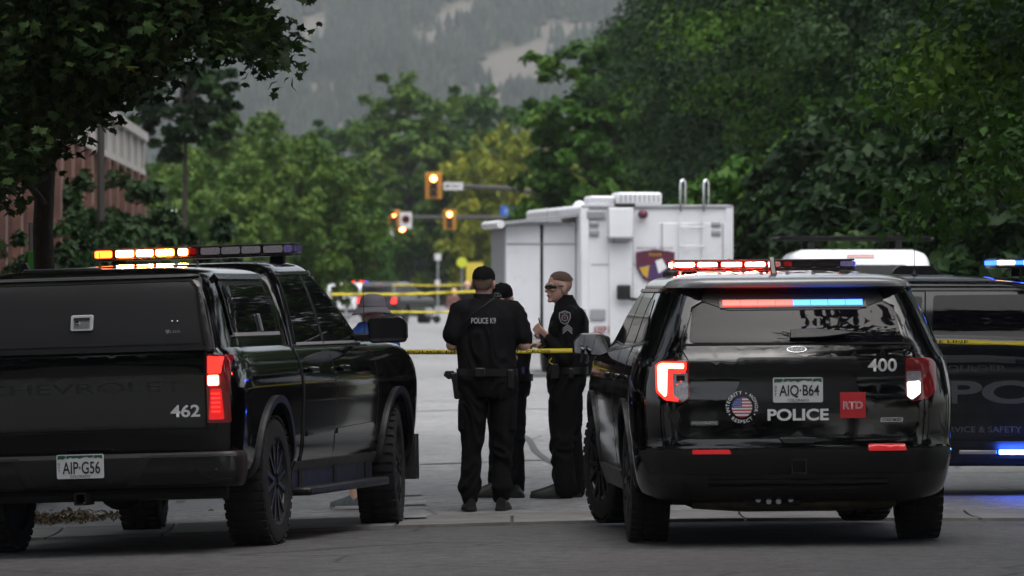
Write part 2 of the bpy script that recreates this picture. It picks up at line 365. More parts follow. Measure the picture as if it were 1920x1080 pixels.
gy = sorted(set([-400, -100, -30, 0, 15] + [round(v, 3) for v in np.arange(25, 60, .5)] + list(range(60, 150, 6)) + [170, 200, 260, 340, 450, 600, 800, 1200, 1500, 1980]))
GROUND = sheet('ground', gx, gy, lambda x, y: gz(x, y) - .012, mat('ground_earth', (.07, .075, .05), .95, var=.4, vscale=.3))
ROAD = sheet('road', [v for v in gx if -60 <= v <= 60], [v for v in gy if -30 <= v <= 45.5], lambda x, y: gz(x, y) - .004, M['asphalt'])
rx = [-16, -10, -6, -3.6, -3, -2, -1, 0, 1, 2, 3, 4, 6, 8, 10, 12]
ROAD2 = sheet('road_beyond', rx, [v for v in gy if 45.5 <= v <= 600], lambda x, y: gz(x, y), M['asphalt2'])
# the concrete valley pan: slabs with open joints
def pan_y(x): return 44.75 - .10 * (x - 0) * .35
pan = empty('valley_pan', (0, 44.75, gz(0, 44.75))); pan['kind'] = 'structure'
x = -12.0; k = 0
while x < 12:
    x1 = x + .80; q = MB(); yc = pan_y(x + .4); wd = .93; v = []
    for yy in (-wd, -wd / 3, wd / 3, wd):
        for xx in (x + .012, x1 - .012): v.append((xx, yc + yy - 44.75, gz(xx, yc + yy) + .008 + .010 * (abs(yy) / wd) ** 2 - gz(0, 44.75)))
    n = len(v); v += [(a, b, c - .10) for a, b, c in v]
    f = [(2 * i, 2 * i + 1, 2 * i + 3, 2 * i + 2) for i in range(3)] + [(0, n, n + 1, 1), (6, 7, n + 7, n + 6), (0, 2, n + 2, n), (2, 4, n + 4, n + 2), (4, 6, n + 6, n + 4), (1, n + 1, n + 3, 3), (3, n + 3, n + 5, 5), (5, n + 5, n + 7, 7)]
    q.add(v, f).build('slab', M['concrete'], pan); x = x1
# left corner: kerb, pavement, mulch
kp = [(-9, 46.4), (-5.2, 46.4), (-4.4, 46.7), (-3.9, 47.4), (-3.7, 48.6), (-3.95, 60), (-4.65, 90), (-9.2, 300), (-15.7, 600)]
def strip(name, line, w0, z0, z1, m, gzf=True, parent=None):
    mb = MB(); pts = [Vector(p) for p in line]; v = []
    for i, p in enumerate(pts):
        t = (pts[min(i + 1, len(pts) - 1)] - pts[max(i - 1, 0)]).normalized(); q = p + Vector((-t.y, t.x)) * w0; g0 = gz(p.x, p.y)
        v += [(p.x, p.y, g0 + z0), (p.x, p.y, g0 + z1), (q.x, q.y, g0 + z1), (q.x, q.y, g0 + z0)]
    f = [(i * 4 + j, i * 4 + j + 1, i * 4 + j + 5, i * 4 + j + 4) for i in range(len(pts) - 1) for j in range(3)] + [(0, 1, 2, 3)]
    return mb.add(v, f).build(name, m, parent)
tag(strip('kerb', kp, .16, -.03, .13, M['kerb']), kind='structure')
pv = [(a - .0, b) for a, b in kp]
tag(strip('pavement', [(x - .16, y + .16) for x, y in kp], 2.6, -.02, .128, M['concrete']), kind='structure')
kr = [(-4.5, 600), (5.9, 120), (7.2, 60), (7.5, 50), (8.5, 47), (11, 46.2), (24, 46.2)]
tag(strip('kerb', kr, .16, -.03, .13, M['kerb']), kind='structure'); tag(strip('pavement', [(x + .16, y + .1) for x, y in kr], 2.6, -.02, .126, M['concrete']), kind='structure')
tag(sheet('planting_bed', [-14, -10, -7, -5.5, -4.6], [47.4, 50, 60, 90, 150], lambda x, y: gz(x, y) + .15, M['soil']), kind='structure')
# painted lines beside the pickup's front wheel, small litter of leaves at the kerb
for py, x1_ in ((928, 792), (945.5, 799), (967, 800)):
    d = F * 1.63 / (py - HZ); x1 = X(x1_, d)
    o = sheet('painted_line', np.linspace(x1 - .16, x1, 5), [d - .16, d + .16], lambda x, y: gz(x, y) + .024, M['roadpaint'])
M['tar'] = mat('tar_seal', (.03, .03, .032), .55, var=.2)
for k, (x0, y0, x1, y1, wv) in enumerate(((-4.0, 58, 7.2, 60, .25), (-4.5, 84, 6.5, 82, .3), (.6, 47, -.9, 110, .12), (-2.6, 50, -5.0, 140, .15), (3.0, 62, 1.2, 100, .12))):
    n = 40; v = []
    for i in range(n + 1):
        t = i / n; x = x0 + (x1 - x0) * t; y = y0 + (y1 - y0) * t; o = wv * noise.noise(Vector((t * 9, k * 3.7, 0))); dx, dy = (0, 1) if abs(x1 - x0) > abs(y1 - y0) else (1, 0)
        wd = (.10 if dy else .035) * (1 + .5 * noise.noise(Vector((t * 30, k, 5))))
        for s_ in (-1, 1): xx, yy = x + dx * (o + s_ * wd), y + dy * (o + s_ * wd); v.append((xx, yy, gz(xx, yy) + .005))
    tag(MB().add(v, [(2 * i, 2 * i + 1, 2 * i + 3, 2 * i + 2) for i in range(n)]).build('tar_seam', M['tar']), kind='structure')
mh = empty('manhole_cover', (X(850, 34.3), 34.3, gz(0, 34))); tag(mh, 'cast iron manhole cover in the asphalt at the bottom edge', 'manhole')
MB().lathe([(.40, -.01), (.40, .010), (.335, .012), (.335, .0)], 40).build('frame', mat('cast_iron', (.03, .03, .03), .5, metal=.5, var=.3), mh, sm=30)
MB().lathe([(.33, -.01), (.33, .008), (.31, .014), (.02, .016)], 40).build('lid', mat('worn_iron', (.22, .22, .22), .4, metal=.6, var=.3), mh, sm=30)
# ------------------------------------------------------------------ vehicle pieces
def wheel_mesh(r, wd, rr):
    h = wd / 2
    prof = [(rr, -h * .8), (rr + .02, -h * .95), (r - .07, -h * 1.0), (r - .025, -h * .93), (r - .004, -h * .72), (r, -h * .45), (r, h * .45), (r - .004, h * .72), (r - .025, h * .93), (r - .07, h), (rr + .02, h * .95), (rr, h * .8)]
    t = MB().lathe(prof, 40, 'Y')
    for k in range(40):                                     # tread blocks
        a = 2 * math.pi * (k + .25) / 40
        for y in (-.33, 0, .33):
            t.box((math.cos(a) * (r + .001), y * wd, math.sin(a) * (r + .001)), (.012, wd * .27, .042), Matrix.Rotation(-a, 3, 'Y'))
    return t
def make_wheels(root, spots, r, wd, rr, steer=0, spokes=6):
    tm = None
    for x, y, st in spots:
        if tm is None:
            tm = wheel_mesh(r, wd, rr).mesh('wheel'); smooth(tm, 30); tm.materials.append(M['tyre'])
            rb = MB().lathe([(rr, -.06), (rr, .075), (rr - .02, .08), (rr - .03, .05), (rr * .3, .03), (.05, .06), (.01, .065)], 36, 'Y')
            for k in range(spokes):
                a = 2 * math.pi * k / spokes; R = Matrix.Rotation(a, 3, 'Y')
                for s_ in (-1, 1):
                    rb.add([R @ Vector(p) for p in ((.05, .05, s_ * .015), (.05, .085, s_ * .035), (rr - .01, .085, s_ * .09), (rr - .01, .05, s_ * .06), (.05, .085, s_ * .005), (rr - .01, .085, s_ * .055))], [(0, 1, 2, 3), (1, 4, 5, 2), (4, 0, 3, 5)])
            rm = rb.mesh('rim'); smooth(rm, 35); rm.materials.append(M['rim'])
        wh = bpy.data.objects.new('wheel', tm); C.objects.link(wh); wh.parent = root; wh.location = (x, y, r)
        flip = 0 if y > 0 else math.pi; wh.rotation_euler = (0, random.random() * 6, flip + st)
        wh.rotation_mode = 'YXZ' if False else 'XYZ'
        ri = bpy.data.objects.new('rim', rm); C.objects.link(ri); ri.parent = wh; ri.location = (0, wd * .14, 0)
def cut_arches(o, arches, yin=.58):
    cut = MB()
    for x, z, r in arches:
        for s_ in (-1, 1): cut.cyl((x, s_ * yin, z), (x, s_ * 1.4, z), r, n=40)
    c = cut.build('cut', M['gap']); b = o.modifiers.new('b', 'BOOLEAN'); b.operation = 'DIFFERENCE'; b.solver = 'EXACT'; b.object = c
    bake(o, (c,)); bpy.data.objects.remove(c); smooth(o.data, 32)
    o.data.materials.clear(); return o
def licence_plate(root, fn, no):
    W, Hh = .305, .152
    pl = MB().prism(rpoly([(-W / 2, -Hh / 2), (W / 2, -Hh / 2), (W / 2, Hh / 2), (-W / 2, Hh / 2)], .012), lambda u, v: fn(u, v, -.004), lambda u, v: fn(u, v, .004)).build('licence_plate', M['platew'], root)
    rid = [-.145, -.128, -.11, -.095, -.078, -.06, -.045, -.02, 0, .02, .045, .06, .085, .1, .12, .145]
    zz = [.045, .05, .046, .056, .05, .058, .051, .055, .048, .056, .06, .053, .058, .05, .055, .046]
    poly = [(a, b) for a, b in zip(rid, zz)] + [(.145, .07), (-.145, .07)]
    b = MB()
    for i in range(len(rid) - 1): b.add([fn(rid[i], zz[i], .006), fn(rid[i + 1], zz[i + 1], .006), fn(rid[i + 1], .07, .006), fn(rid[i], .07, .006)], [(0, 1, 2, 3)])
    b.build('mountain_band', M['plateg'], pl)
    lettering('plate_number', no, .078, lambda u, v: fn(u + .008, v - .008, .007), M['ink'], pl, bold=.012, width=.245)
    lettering('plate_state', 'COLORADO', .017, lambda u, v: fn(u, v - .062, .007), M['ink'], pl, bold=.005, width=.13)
    lettering('plate_mark', 'G\nV\nT', .062, lambda u, v: fn(u - .137, v - .005, .007), M['ink'], pl, bold=.01)
    for u in (-.09, .09): MB().cyl(fn(u, .064, .004), fn(u, .064, .011), .007, n=8).build('plate_screw', M['alu'], pl)
def light_bar(root, c, L, mods, depth=.30, hgt=.062, base=.022):
    """roof bar across the car; mods: (y from, y to, material) on its rear face, + is the car's left"""
    x, y, z = c
    out = rpoly([(-depth / 2, -L / 2), (depth / 2, -L / 2), (depth / 2, L / 2), (-depth / 2, L / 2)], .05)
    lb = MB().prism(out, lambda a, b: Vector((x + a, y + b, z)), lambda a, b: Vector((x + a, y + b, z + base))).build('light_bar', M['trim'], root, bevel=.004)
    MB().prism([(a * .99, b * .995) for a, b in out], lambda a, b: Vector((x + a, y + b, z + hgt)), lambda a, b: Vector((x + a, y + b, z + hgt + .012))).build('light_bar_top', M['plastic'], lb, bevel=.004)
    MB().prism([(a * .93, b * .97) for a, b in out], lambda a, b: Vector((x + a, y + b, z + base)), lambda a, b: Vector((x + a, y + b, z + hgt))).build('light_bar_core', M['trim'], lb)
    for a, b, m in mods:
        q = MB().prism(rpoly([(a, z + base + .004), (b, z + base + .004), (b, z + hgt - .003), (a, z + hgt - .003)], .014), lambda u, v: Vector((x - depth / 2 - .004, y + u, v)), lambda u, v: Vector((x - depth / 2 + .04, y + u, v)))
        soft = {'lamp_red': 'l_redsoft', 'lamp_amber': 'l_ambersoft', 'lamp_blue': 'l_bluesoft'}.get(m.name)
        o_ = q.build('lamp_module', M[soft] if soft else m, lb); b0, b1 = min(a, b) + .006, max(a, b) - .006
        if soft: MB().prism(rpoly([(b0, z + base + .009), (b1, z + base + .009), (b1, z + hgt - .008), (b0, z + hgt - .008)], .010), lambda u, v: Vector((x - depth / 2 - .008, y + u, v)), lambda u, v: Vector((x - depth / 2, y + u, v))).build('hot_led', m, lb)
    for a, b, m in mods:                                       # the bar shows the same lamps to the front
        if m.name in ('lamp_red', 'lamp_amber', 'lamp_blue'): MB().box((x + depth / 2 + .002, (a + b) / 2, z + (base + hgt) / 2), (.008, abs(a - b) * .9, (hgt - base) * .6)).build('front_led', M['l_redsoft'] if m.name != 'lamp_blue' else M['l_bluesoft'], lb)
    for s_ in (-1, 1): MB().box((x, y + s_ * (L / 2 + .002), z + (base + hgt) / 2), (depth * .6, .008, (hgt - base) * .7)).build('end_led', (M['violetlens'] if mods[0][2].name.startswith('lamp_amber') else M['l_bluesoft']) if s_ < 0 else M['l_redend'] if mods[0][2].name == 'lamp_red' else M['l_ambersoft'], lb)
    for s_ in (-1, 1):
        MB().box((x, y + s_ * L * .4, z - .03), (.08, .1, .06)).build('bar_foot', M['plastic'], lb, bevel=.01)
    return lb
def antenna(root, p, h, name='antenna', lean=.0):
    a = MB().lathe([(.022, 0), (.02, .012), (.008, .03), (.004, .06)], 10, 'Z', p)
    q = Vector(p); a.tube([q + Vector((0, 0, .05)), q + Vector((-lean, 0, h))], [.003, .0016], 6)
    return a.build(name, M['trim'], root, sm=30)
def arc_text(root, name, body, fn, r, a0, m, h=.022, step=None):
    """letters set round a circle, clockwise, centred on angle a0 (degrees, 90 = top)"""
    ch = [(c, text_mesh(c, h * (.42 if c == '.' else 1), .012) if c != ' ' else None) for c in body]
    wd = []
    for c, me in ch:
        wd.append((max(v.co.x for v in me.vertices) - min(v.co.x for v in me.vertices) if me else h * .5) + h * .24)
    tot = sum(wd); s = -tot / 2; mb = MB(); up = a0 > 0
    for (c, me), wq in zip(ch, wd):
        s += wq / 2
        if me:
            t = s / r; a = rad(a0) - t if up else rad(a0) + t
            ca, sa = math.cos(a), math.sin(a); tx, ty = (sa, -ca) if up else (-sa, ca); nx, ny = (ca, sa) if up else (-ca, -sa)
            mb.add([fn(r * ca + v.co.x * tx + v.co.y * nx, r * sa + v.co.x * ty + v.co.y * ny) for v in me.vertices], [tuple(p.vertices) for p in me.polygons])
        s += wq / 2
    o = link(name, mb.mesh(name, False), m, root); return o
def flag_disc(root, fn, r):
    def band(v0, v1, x0=-9, x1=9, n=4):
        q = MB()
        for i in range(n):
            a = v0 + (v1 - v0) * i / n; b = v0 + (v1 - v0) * (i + 1) / n
            f0 = math.sqrt(max(0, r * r - a * a)); f1 = math.sqrt(max(0, r * r - b * b))
            q.add([fn(max(-f0, x0), a), fn(min(f0, x1), a), fn(min(f1, x1), b), fn(max(-f1, x0), b)], [(0, 1, 2, 3)])
        return q
    e = MB(); o = MB()
    for k in range(13):
        v0 = -r + 2 * r * k / 13; v1 = v0 + 2 * r / 13; x0 = -9 if k < 6 else 0
        s_ = band(v0, v1, x0); (e if k % 2 == 0 else o).add(s_.v, s_.f)
    d = e.build('flag_red_stripes', mat('flag_red', (.45, .06, .07), .5), root); o.build('flag_white_stripes', M['white'], root)
    band(-r + 12 * r / 13, r, -9, 0, 8).build('flag_canton', M['blue_decal'], root)
    st = MB()
    for i in range(4):
        for j in range(4):
            u, v = -.008 - i * .0125 - (j % 2) * .005, .004 + j * .0135
            if u * u + v * v < (r - .006) ** 2: st.add([fn(u + .003 * math.cos(k * 1.2566), v + .003 * math.sin(k * 1.2566)) + Vector((0, 0, 0)) for k in range(5)], [(0, 1, 2, 3, 4)])
    for i, p in enumerate(st.v): st.v[i] = (p[0] - .0015, p[1], p[2])
    st.build('flag_stars', M['white'], root)

def police_suv(name, loc, rz, roll, label, group, paint, roofm, full):
    root = empty(name, loc, rz, label, 'police car', group); root.rotation_euler = (roll, 0, rz)
    B = Loft([(.24, -.76, 3.60, .84, .30, .20, .40, .30, .05, .1), (.32, -.97, 3.80, .93, .36, .25, .50, .40, .06, .15), (.45, -1.055, 3.90, .965, .40, .27, .55, .45, .07, .2),
              (.595, -1.10, 3.93, .98, .43, .28, .55, .45, .07, .2), (.607, -1.06, 3.93, .98, .43, .28, .55, .45, .07, .2), (.70, -1.05, 3.92, .99, .45, .27, .55, .45, .07, .2),
              (.88, -1.045, 3.90, .998, .46, .27, .55, .45, .07, .2), (1.02, -1.03, 3.82, .985, .48, .27, .55, .45, .07, .22), (1.12, -1.04, 3.62, .962, .50, .27, .5, .4, .07, .22),
              (1.14, -1.03, 3.35, .955, .50, .27, .5, .4, .07, .22), (1.165, -1.01, 2.70, .945, .50, .27, .5, .4, .07, .25), (1.225, -.975, 2.42, .915, .50, .27, .45, .35, .06, .25),
              (1.40, -.83, 2.0, .85, .50, .25, .40, .30, .05, .25), (1.565, -.69, 1.56, .775, .50, .22, .35, .25, .05, .22)])
    body = link('body', B.mesh(), None, root); cut_arches(body, [(0, .39, .46), (3.025, .39, .46)]); body.data.materials.append(M[paint])
    Rf = Loft([(1.558, -.70, 1.58, .77, .45, .22, .35, .25, .05, .22), (1.572, -.79, 1.575, .768, .40, .22, .35, .25, .05, .22), (1.60, -.80, 1.50, .755, .40, .22, .35, .25, .05, .22),
               (1.622, -.77, 1.38, .73, .40, .22, .35, .25, .05, .2), (1.643, -.62, 1.15, .67, .35, .22, .35, .25, .05, .2), (1.656, -.42, .9, .55, .3, .2, .3, .2, .05, .15), (1.662, -.2, .7, .40, .2, .15, .2, .15, .03, .1)])
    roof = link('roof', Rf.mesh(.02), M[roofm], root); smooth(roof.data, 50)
    for k in range(7):
        y = -.48 + .16 * k
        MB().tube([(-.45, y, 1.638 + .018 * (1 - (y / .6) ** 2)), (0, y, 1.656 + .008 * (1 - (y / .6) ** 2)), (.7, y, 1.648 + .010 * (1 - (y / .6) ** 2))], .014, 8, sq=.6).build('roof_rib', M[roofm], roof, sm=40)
    R = B.pr(); oR = OUT['r']
    make_wheels(root, [(0, .85, 0), (0, -.85, 0), (3.025, .83, .22 if full else 0), (3.025, -.83, .22 if full else 0)], .395, .255, .245)
    # underside, exhaust, bumper
    box('underbody', (1.4, 0, .30), (4.3, 1.3, .16), M['under'], root, bevel=.03)
    MB().tube([(-.70, .62, .29), (-.72, .3, .27), (-.72, -.3, .27), (-.70, -.62, .29)], .075, 12).build('muffler', M['exhaust'], root, sm=40)
    sides = (('L', 1), ('R', -1))
    for sk_, sg in sides:
        S = B.ps(sg); o_ = OUT[sk_]
        gl = [((-.60, 1.255), (-.02, 1.215), (.02, 1.50), (-.22, 1.50)), ((.08, 1.213), (.84, 1.195), (.80, 1.515), (.10, 1.508)), ((.92, 1.193), (2.05, 1.175), (1.66, 1.40), (1.36, 1.51), (.88, 1.517))]
        ribbon('window_trim', [(-.66, 1.235), (2.12, 1.16)], S, o_, M['trim'], root, .02, .006)
        if not full: gl = [tuple((a + .42 if a < 1.9 else a + .1, b) for a, b in g) for g in gl]; gl[0] = ((-.45, 1.25), (.40, 1.215), (.44, 1.50), (-.05, 1.50))
        win = [patch('side_window', rpoly(g, .03), S, o_, M['glass'], None, .004) for g in gl]
        win[0].parent = root; win[0].name = 'quarter_window'
        dp = [((.02, .40), (.10, 1.55), (.86, 1.552), (.90, .38), (.42, .37)), ((.905, .38), (.865, 1.552), (1.36, 1.552), (1.72, 1.43), (2.14, 1.15), (2.20, .60), (2.12, .38))]
        dp[0] = ((.36, .40), (.45, .62), (.04, .92), (.06, 1.555), (.86, 1.557), (.898, .38)); dp[1] = ((.91, .38), (.872, 1.557), (1.36, 1.555), (1.74, 1.43), (2.14, 1.165), (2.30, .95), (2.40, .60), (2.30, .38))
        if not full: dp = [tuple((a + .36 if a < 2.0 else a, b) for a, b in g) for g in dp]; dp[0] = ((.50, .40), (.52, .7), (.44, .92), (.46, 1.555), (1.22, 1.557), (1.258, .38))
        for j in range(2):
            d = patch('door', rpoly(dp[j], .03), S, o_, M[paint], root, .0025, .012)
            win[j + 1].parent = d
            ribbon('door_gap', list(dp[j]) + [dp[j][0]], S, o_, M['gap'], d, .010, .0034)
            hx = .20 if j == 0 else 1.12
            MB().prism(rpoly([(hx, 1.0), (hx + .2, .995), (hx + .2, 1.03), (hx, 1.035)], .012), lambda a, b: S(a, b) + Vector((0, sg * .012, 0)), lambda a, b: S(a, b) + Vector((0, sg * .04, 0))).build('door_handle', M[paint], d, bevel=.006)
        ribbon('rocker_moulding', [(.52, .36), (2.5, .36)], S, o_, M['plastic'], root, .12, .02)
        ribbon('roof_rail', [(-.45, 1.552), (1.2, 1.552)], S, o_, M['trim'], root, .02, .012)
        for ax in (0, 3.025):
            arc = [(ax + .475 * math.cos(t), .39 + .475 * math.sin(t)) for t in np.linspace(-.1, math.pi + .1, 24)]
            ribbon('arch_moulding', arc, S, o_, M['plastic'], root, .045, .014)
        # mirror
        mr = MB().prism(rpoly([(-.155, -.065), (.04, -.085), (.10, -.06), (.10, .045), (.03, .075), (-.10, .075), (-.155, .02)], .02), lambda a, b: Vector((2.02, sg * (1.03 - a), 1.205 + b)), lambda a, b: Vector((2.14, sg * (1.03 - a * .8), 1.205 + b * .8))).build('door_mirror', M[paint], root, bevel=.012)
        MB().prism(rpoly([(-.14, -.055), (.03, -.073), (.085, -.05), (.085, .035), (.02, .063), (-.095, .063), (-.14, .02)], .014), lambda a, b: Vector((2.010 - .04 * b, sg * (1.03 - a), 1.205 + b)), lambda a, b: Vector((2.033 - .04 * b, sg * (1.03 - a), 1.205 + b))).build('mirror_glass', M['mirror'], mr)
        MB().box((2.07, sg * .91, 1.155), (.06, .12, .05)).build('mirror_arm', M['plastic'], mr, bevel=.01)
    fw = patch('windscreen', rpoly([(-.70, 1.20), (.70, 1.20), (.58, 1.53), (-.58, 1.53)], .05), B.pf(), OUT['f'], M['glass'], root)
    if not full: return root, B, Rf
    # ---------------- the rear end, seen full on
    hp = rpoly([(-.70, .655), (.70, .655), (.79, .80), (.66, .88), (.66, 1.13), (.70, 1.20), (.62, 1.562), (-.62, 1.562), (-.70, 1.20), (-.66, 1.13), (-.66, .88), (-.79, .80)], [.08] * 2 + [.02] * 10)
    hatch = patch('tailgate', hp, R, oR, M['paint'], root, .004, .014)
    ribbon('tailgate_gap', hp + [hp[0]], R, oR, M['gap'], hatch, .012, .0035)
    gw = patch('rear_window', rpoly([(-.655, 1.232), (.655, 1.232), (.595, 1.556), (-.595, 1.556)], .035), R, oR, M['glass'], hatch, .009)
    ribbon('window_seam', [(-.70, 1.222), (.70, 1.222)], R, oR, M['gap'], hatch, .012, .007)
    # spoiler wings down the sides of the window
    for sg in (-1, 1):
        patch('spoiler_wing', [(sg * .53, 1.562), (sg * .66, 1.562), (sg * .69, 1.40), (sg * .665, 1.31), (sg * .62, 1.44), (sg * .56, 1.475)], R, oR, M['paint'], hatch, .02, .02)
    patch('spoiler_shadow_band', [(-.57, 1.56), (.57, 1.56), (.55, 1.478), (.40, 1.425), (-.40, 1.425), (-.55, 1.478)], R, oR, M['plastic'], hatch, .013, .01)  # dark panel standing in for the spoiler's shadow on the glass
    # deck light under the spoiler
    n = 8; rl = []
    for k in range(n):
        y0 = .43 - .86 * k / n; y1 = y0 - .86 / n + .003
        patch('deck_lamp', [(y0, 1.446), (y1, 1.446), (y1, 1.478), (y0, 1.478)], R, oR, M['l_deckred'] if k < 4 else M['l_deckblue'], hatch, .024, .012).scale = (1, 1, 1)
    patch('deck_lamp_housing', [(-.45, 1.436), (.45, 1.436), (.45, 1.488), (-.45, 1.488)], R, oR, M['trim'], hatch, .018, .012)
    MB().box((-.62, .02, 1.535), (.03, .42, .02)).build('brake_light_strip', M['redlens'], hatch, bevel=.004)
    # wiper
    wp = lambda a, b: R(a, b) + nrm(R, a, b, oR) * .03
    MB().prism([(.04, 1.235), (.035, 1.285), (-.10, 1.292), (-.30, 1.275), (-.34, 1.262), (-.30, 1.255), (-.16, 1.24)], wp, lambda a, b: wp(a, b) + Vector((-.02, 0, .01))).build('wiper_cover', M['plastic'], hatch, bevel=.004)
    MB().tube([wp(0, 1.27), wp(-.2, 1.285), wp(-.42, 1.268)], .006, 6).build('wiper_arm', M['plastic'], hatch)
    # garnish bar, badge
    patch('handle_bar', rpoly([(-.40, 1.065), (.40, 1.065), (.365, 1.135), (-.365, 1.135)], .02), R, oR, M['trim'], hatch, .022, .025)
    el = lambda a, b: [(a * math.cos(t), 1.188 + b * math.sin(t)) for t in np.linspace(0, 2 * math.pi, 28)[:-1]]
    bd = patch('badge', el(.060, .0185), R, oR, M['chrome'], hatch, .010)
    patch('badge_field', el(.055, .0155), R, oR, mat('badge_blue', (.02, .035, .08), .25, coat=1), bd, .0125)
    lettering('badge_script', 'Ford', .02, on(R, oR, 0, 1.188, .0155, -1), M['white'], bd, bold=.01, sx=1.25)
    # plate in its recess
    patch('plate_recess', rpoly([(-.44, .80), (.44, .80), (.33, 1.045), (-.33, 1.045)], .03), R, oR, M['trim'], hatch, .007, .01)
    x0 = R(0, .945).x
    licence_plate(root, lambda u, v, w_: Vector((x0 - .018 - w_, -u, .945 + v)), 'AIQ·B64')
    # lettering and decals
    def wr(t, px, py, h, mt, sx=1, bold=.02, nm='lettering', width=None, off=.0125):
        y = -(px - 1497) / 308.; z = CH - (py - HZ) / 308.
        return lettering(nm, t, h, on(R, oR, y, z, off, -1), mt, hatch, bold, sx, 1.0, width)
    wr('400', 1657, 686, .078, M['white'], 1.0, .022, 'unit_number', .178)
    wr('POLICE', 1497, 778, .072, M['white'], 1.1, .03, 'police_lettering', .374)
    sq = lambda cx, cy, a, b: [(-(cx - 1497) / 308. + u * a, CH - (cy - HZ) / 308. + v * b) for u, v in ((-1, -1), (1, -1), (1, 1), (-1, 1))]
    rs = patch('red_sticker', sq(1600.5, 761, .078, .078), R, oR, M['red_decal'], hatch, .0075)
    for i_, (b_, m_) in enumerate(((.028, 'white'), (-.016, 'red_decal'))):
        o = wr('RTD', 1600.5, 761, .05, M[m_], 1, b_, 'sticker_lettering', .118 if i_ == 0 else .109, .010 + .002 * i_); o.parent = rs
    for cx, cy, a, t in ((1321.5, 792.5, .083, 'POLICE INTERCEPTOR'), (1674, 789, .068, 'FLEX FUEL  AWD')):
        b_ = patch('model_badge', rpoly(sq(cx, cy, a, .0125), .005), R, oR, M['chrome'], hatch, .008)
        patch('badge_panel', rpoly(sq(cx, cy, a - .004, .009), .004), R, oR, M['ink'], b_, .010)
        wr(t, cx, cy, .0105, M['white'], 1, .0, 'badge_lettering', a * 1.8, .013).parent = b_
    y, z = -(1392 - 1497) / 308., CH - (763 - HZ) / 308.; fe = on(R, oR, y, z, .010, -1)
    em = patch('round_emblem', [(y + .066 * math.cos(t), z + .066 * math.sin(t)) for t in np.linspace(0, 2 * math.pi, 40)[:-1]], R, oR, M['ink'], hatch, .0075)
    fe2 = on(R, oR, y, z, .0095, -1); flag_disc(em, fe2, .062)
    arc_text(em, 'motto_lettering', 'INTEGRITY . HONOR', fe, .088, 90, M['white'], .021)
    arc_text(em, 'motto_lettering', '. RESPECT .', fe, .088, -90, M['white'], .021)
    # tail lamps
    for sg in (1, -1):
        hs_ = patch('tail_lamp', rpoly([(sg * .66, .90), (sg * .70, .868), (sg * .80, .885), (sg * .852, .93), (sg * .852, 1.10), (sg * .82, 1.128), (sg * .66, 1.128)], .02), R, oR, M['redlens'], root, .012, .02)
        if sg > 0:
            patch('lit_band', rpoly([(.675, 1.12), (.675, 1.07), (.765, 1.07), (.775, .91), (.72, .88), (.80, .887), (.848, .935), (.848, 1.10), (.82, 1.12)], .012), R, oR, M['l_tailred'], hs_, .016, .006)
            patch('hot_band', rpoly([(.69, 1.112), (.69, 1.082), (.783, 1.082), (.79, .92), (.80, .905), (.835, .945), (.835, 1.095), (.815, 1.112)], .012), R, oR, M['l_tail'], hs_, .020, .005)
        patch('clear_lens', rpoly([(sg * .668, .90), (sg * .70, .876), (sg * .755, .915), (sg * .755, 1.055), (sg * .668, 1.055)], .01), R, oR, M['clearlens'] if sg > 0 else M['l_white'] if False else M['clearlens'], hs_, .017, .006)
        if sg < 0: patch('reversing_lamp', rpoly([(-.672, .90), (-.70, .882), (-.748, .915), (-.748, .99), (-.672, .985)], .008), R, oR, M['l_white'], hs_, .020, .006)
        patch('lamp_inner', rpoly([(sg * .685, 1.005), (sg * .735, 1.005), (sg * .735, 1.04), (sg * .685, 1.04)], .006), R, oR, M['trim'] if sg > 0 else M['clearlens'], hs_, .0195, .004)
    # bumper
    bp = patch('bumper', rpoly([(-.90, .44), (.90, .44), (.95, .585), (-.95, .585)], .03), R, oR, M['plastic'], root, .012, .02)
    for cx, cy in ((1334, 845.5), (1664, 842)):
        y = -(cx - 1497) / 308.; z = CH - (cy - HZ) / 308.
        patch('reflector', rpoly([(y - .118, z - .012), (y + .118, z - .012), (y + .118, z + .012), (y - .105, z + .012)], .006), R, oR, mat('red_reflector', (.30, .012, .02), .25, coat=1, emit=(1, .03, .03), es=.12), bp, .018, .01)  # unlit reflector given a faint glow in its material
    patch('lower_valance', rpoly([(-.60, .29), (.60, .29), (.72, .44), (-.72, .44)], .03), R, oR, M['trim'], root, .02, .03)
    for dz in (.37, .40): ribbon('valance_fin', [(-.55, dz), (.55, dz)], R, oR, M['plastic'], root, .012, .035)
    hx = R(0, .48).x - .015
    ht = MB()
    for a, b, c_, d_ in ((-.042, 0, .010, .09), (.042, 0, .010, .09), (0, -.04, .075, .010), (0, .04, .075, .010)): ht.box((hx, a, .48 + b), (.03, c_, d_))
    ht.build('hitch_receiver', M['trim'], root)
    for u in (-.235, -.17, -.11, -.035):
        v = .262 + (.012 if u in (-.235, -.035) else 0)
        MB().lathe([(.012, 0), (.016, 0), (.016, .02), (.012, .02)], 16, 'X', (R(0, .28).x - .04, -u, v)).build('sensor_ring', M['alu'], root)
    box('sensor_bracket', (R(0, .28).x + .03, .14, .262), (.08, .34, .05), M['under'], root, bevel=.01)
    MB().prism(rpoly([(-.12, .655), (.12, .655), (.09, .62), (-.09, .62)], .01), lambda a, b: R(a, b) + Vector((-.008, 0, 0)), lambda a, b: R(a, b) + Vector((-.025, 0, 0))).build('tailgate_pull', M['trim'], hatch, bevel=.004)
    # roof furniture
    L = 1.18; Lm = lambda p0, p1, m: (L / 2 - (p0 - 1250) / 335 * L, L / 2 - (p1 - 1250) / 335 * L, M[m])
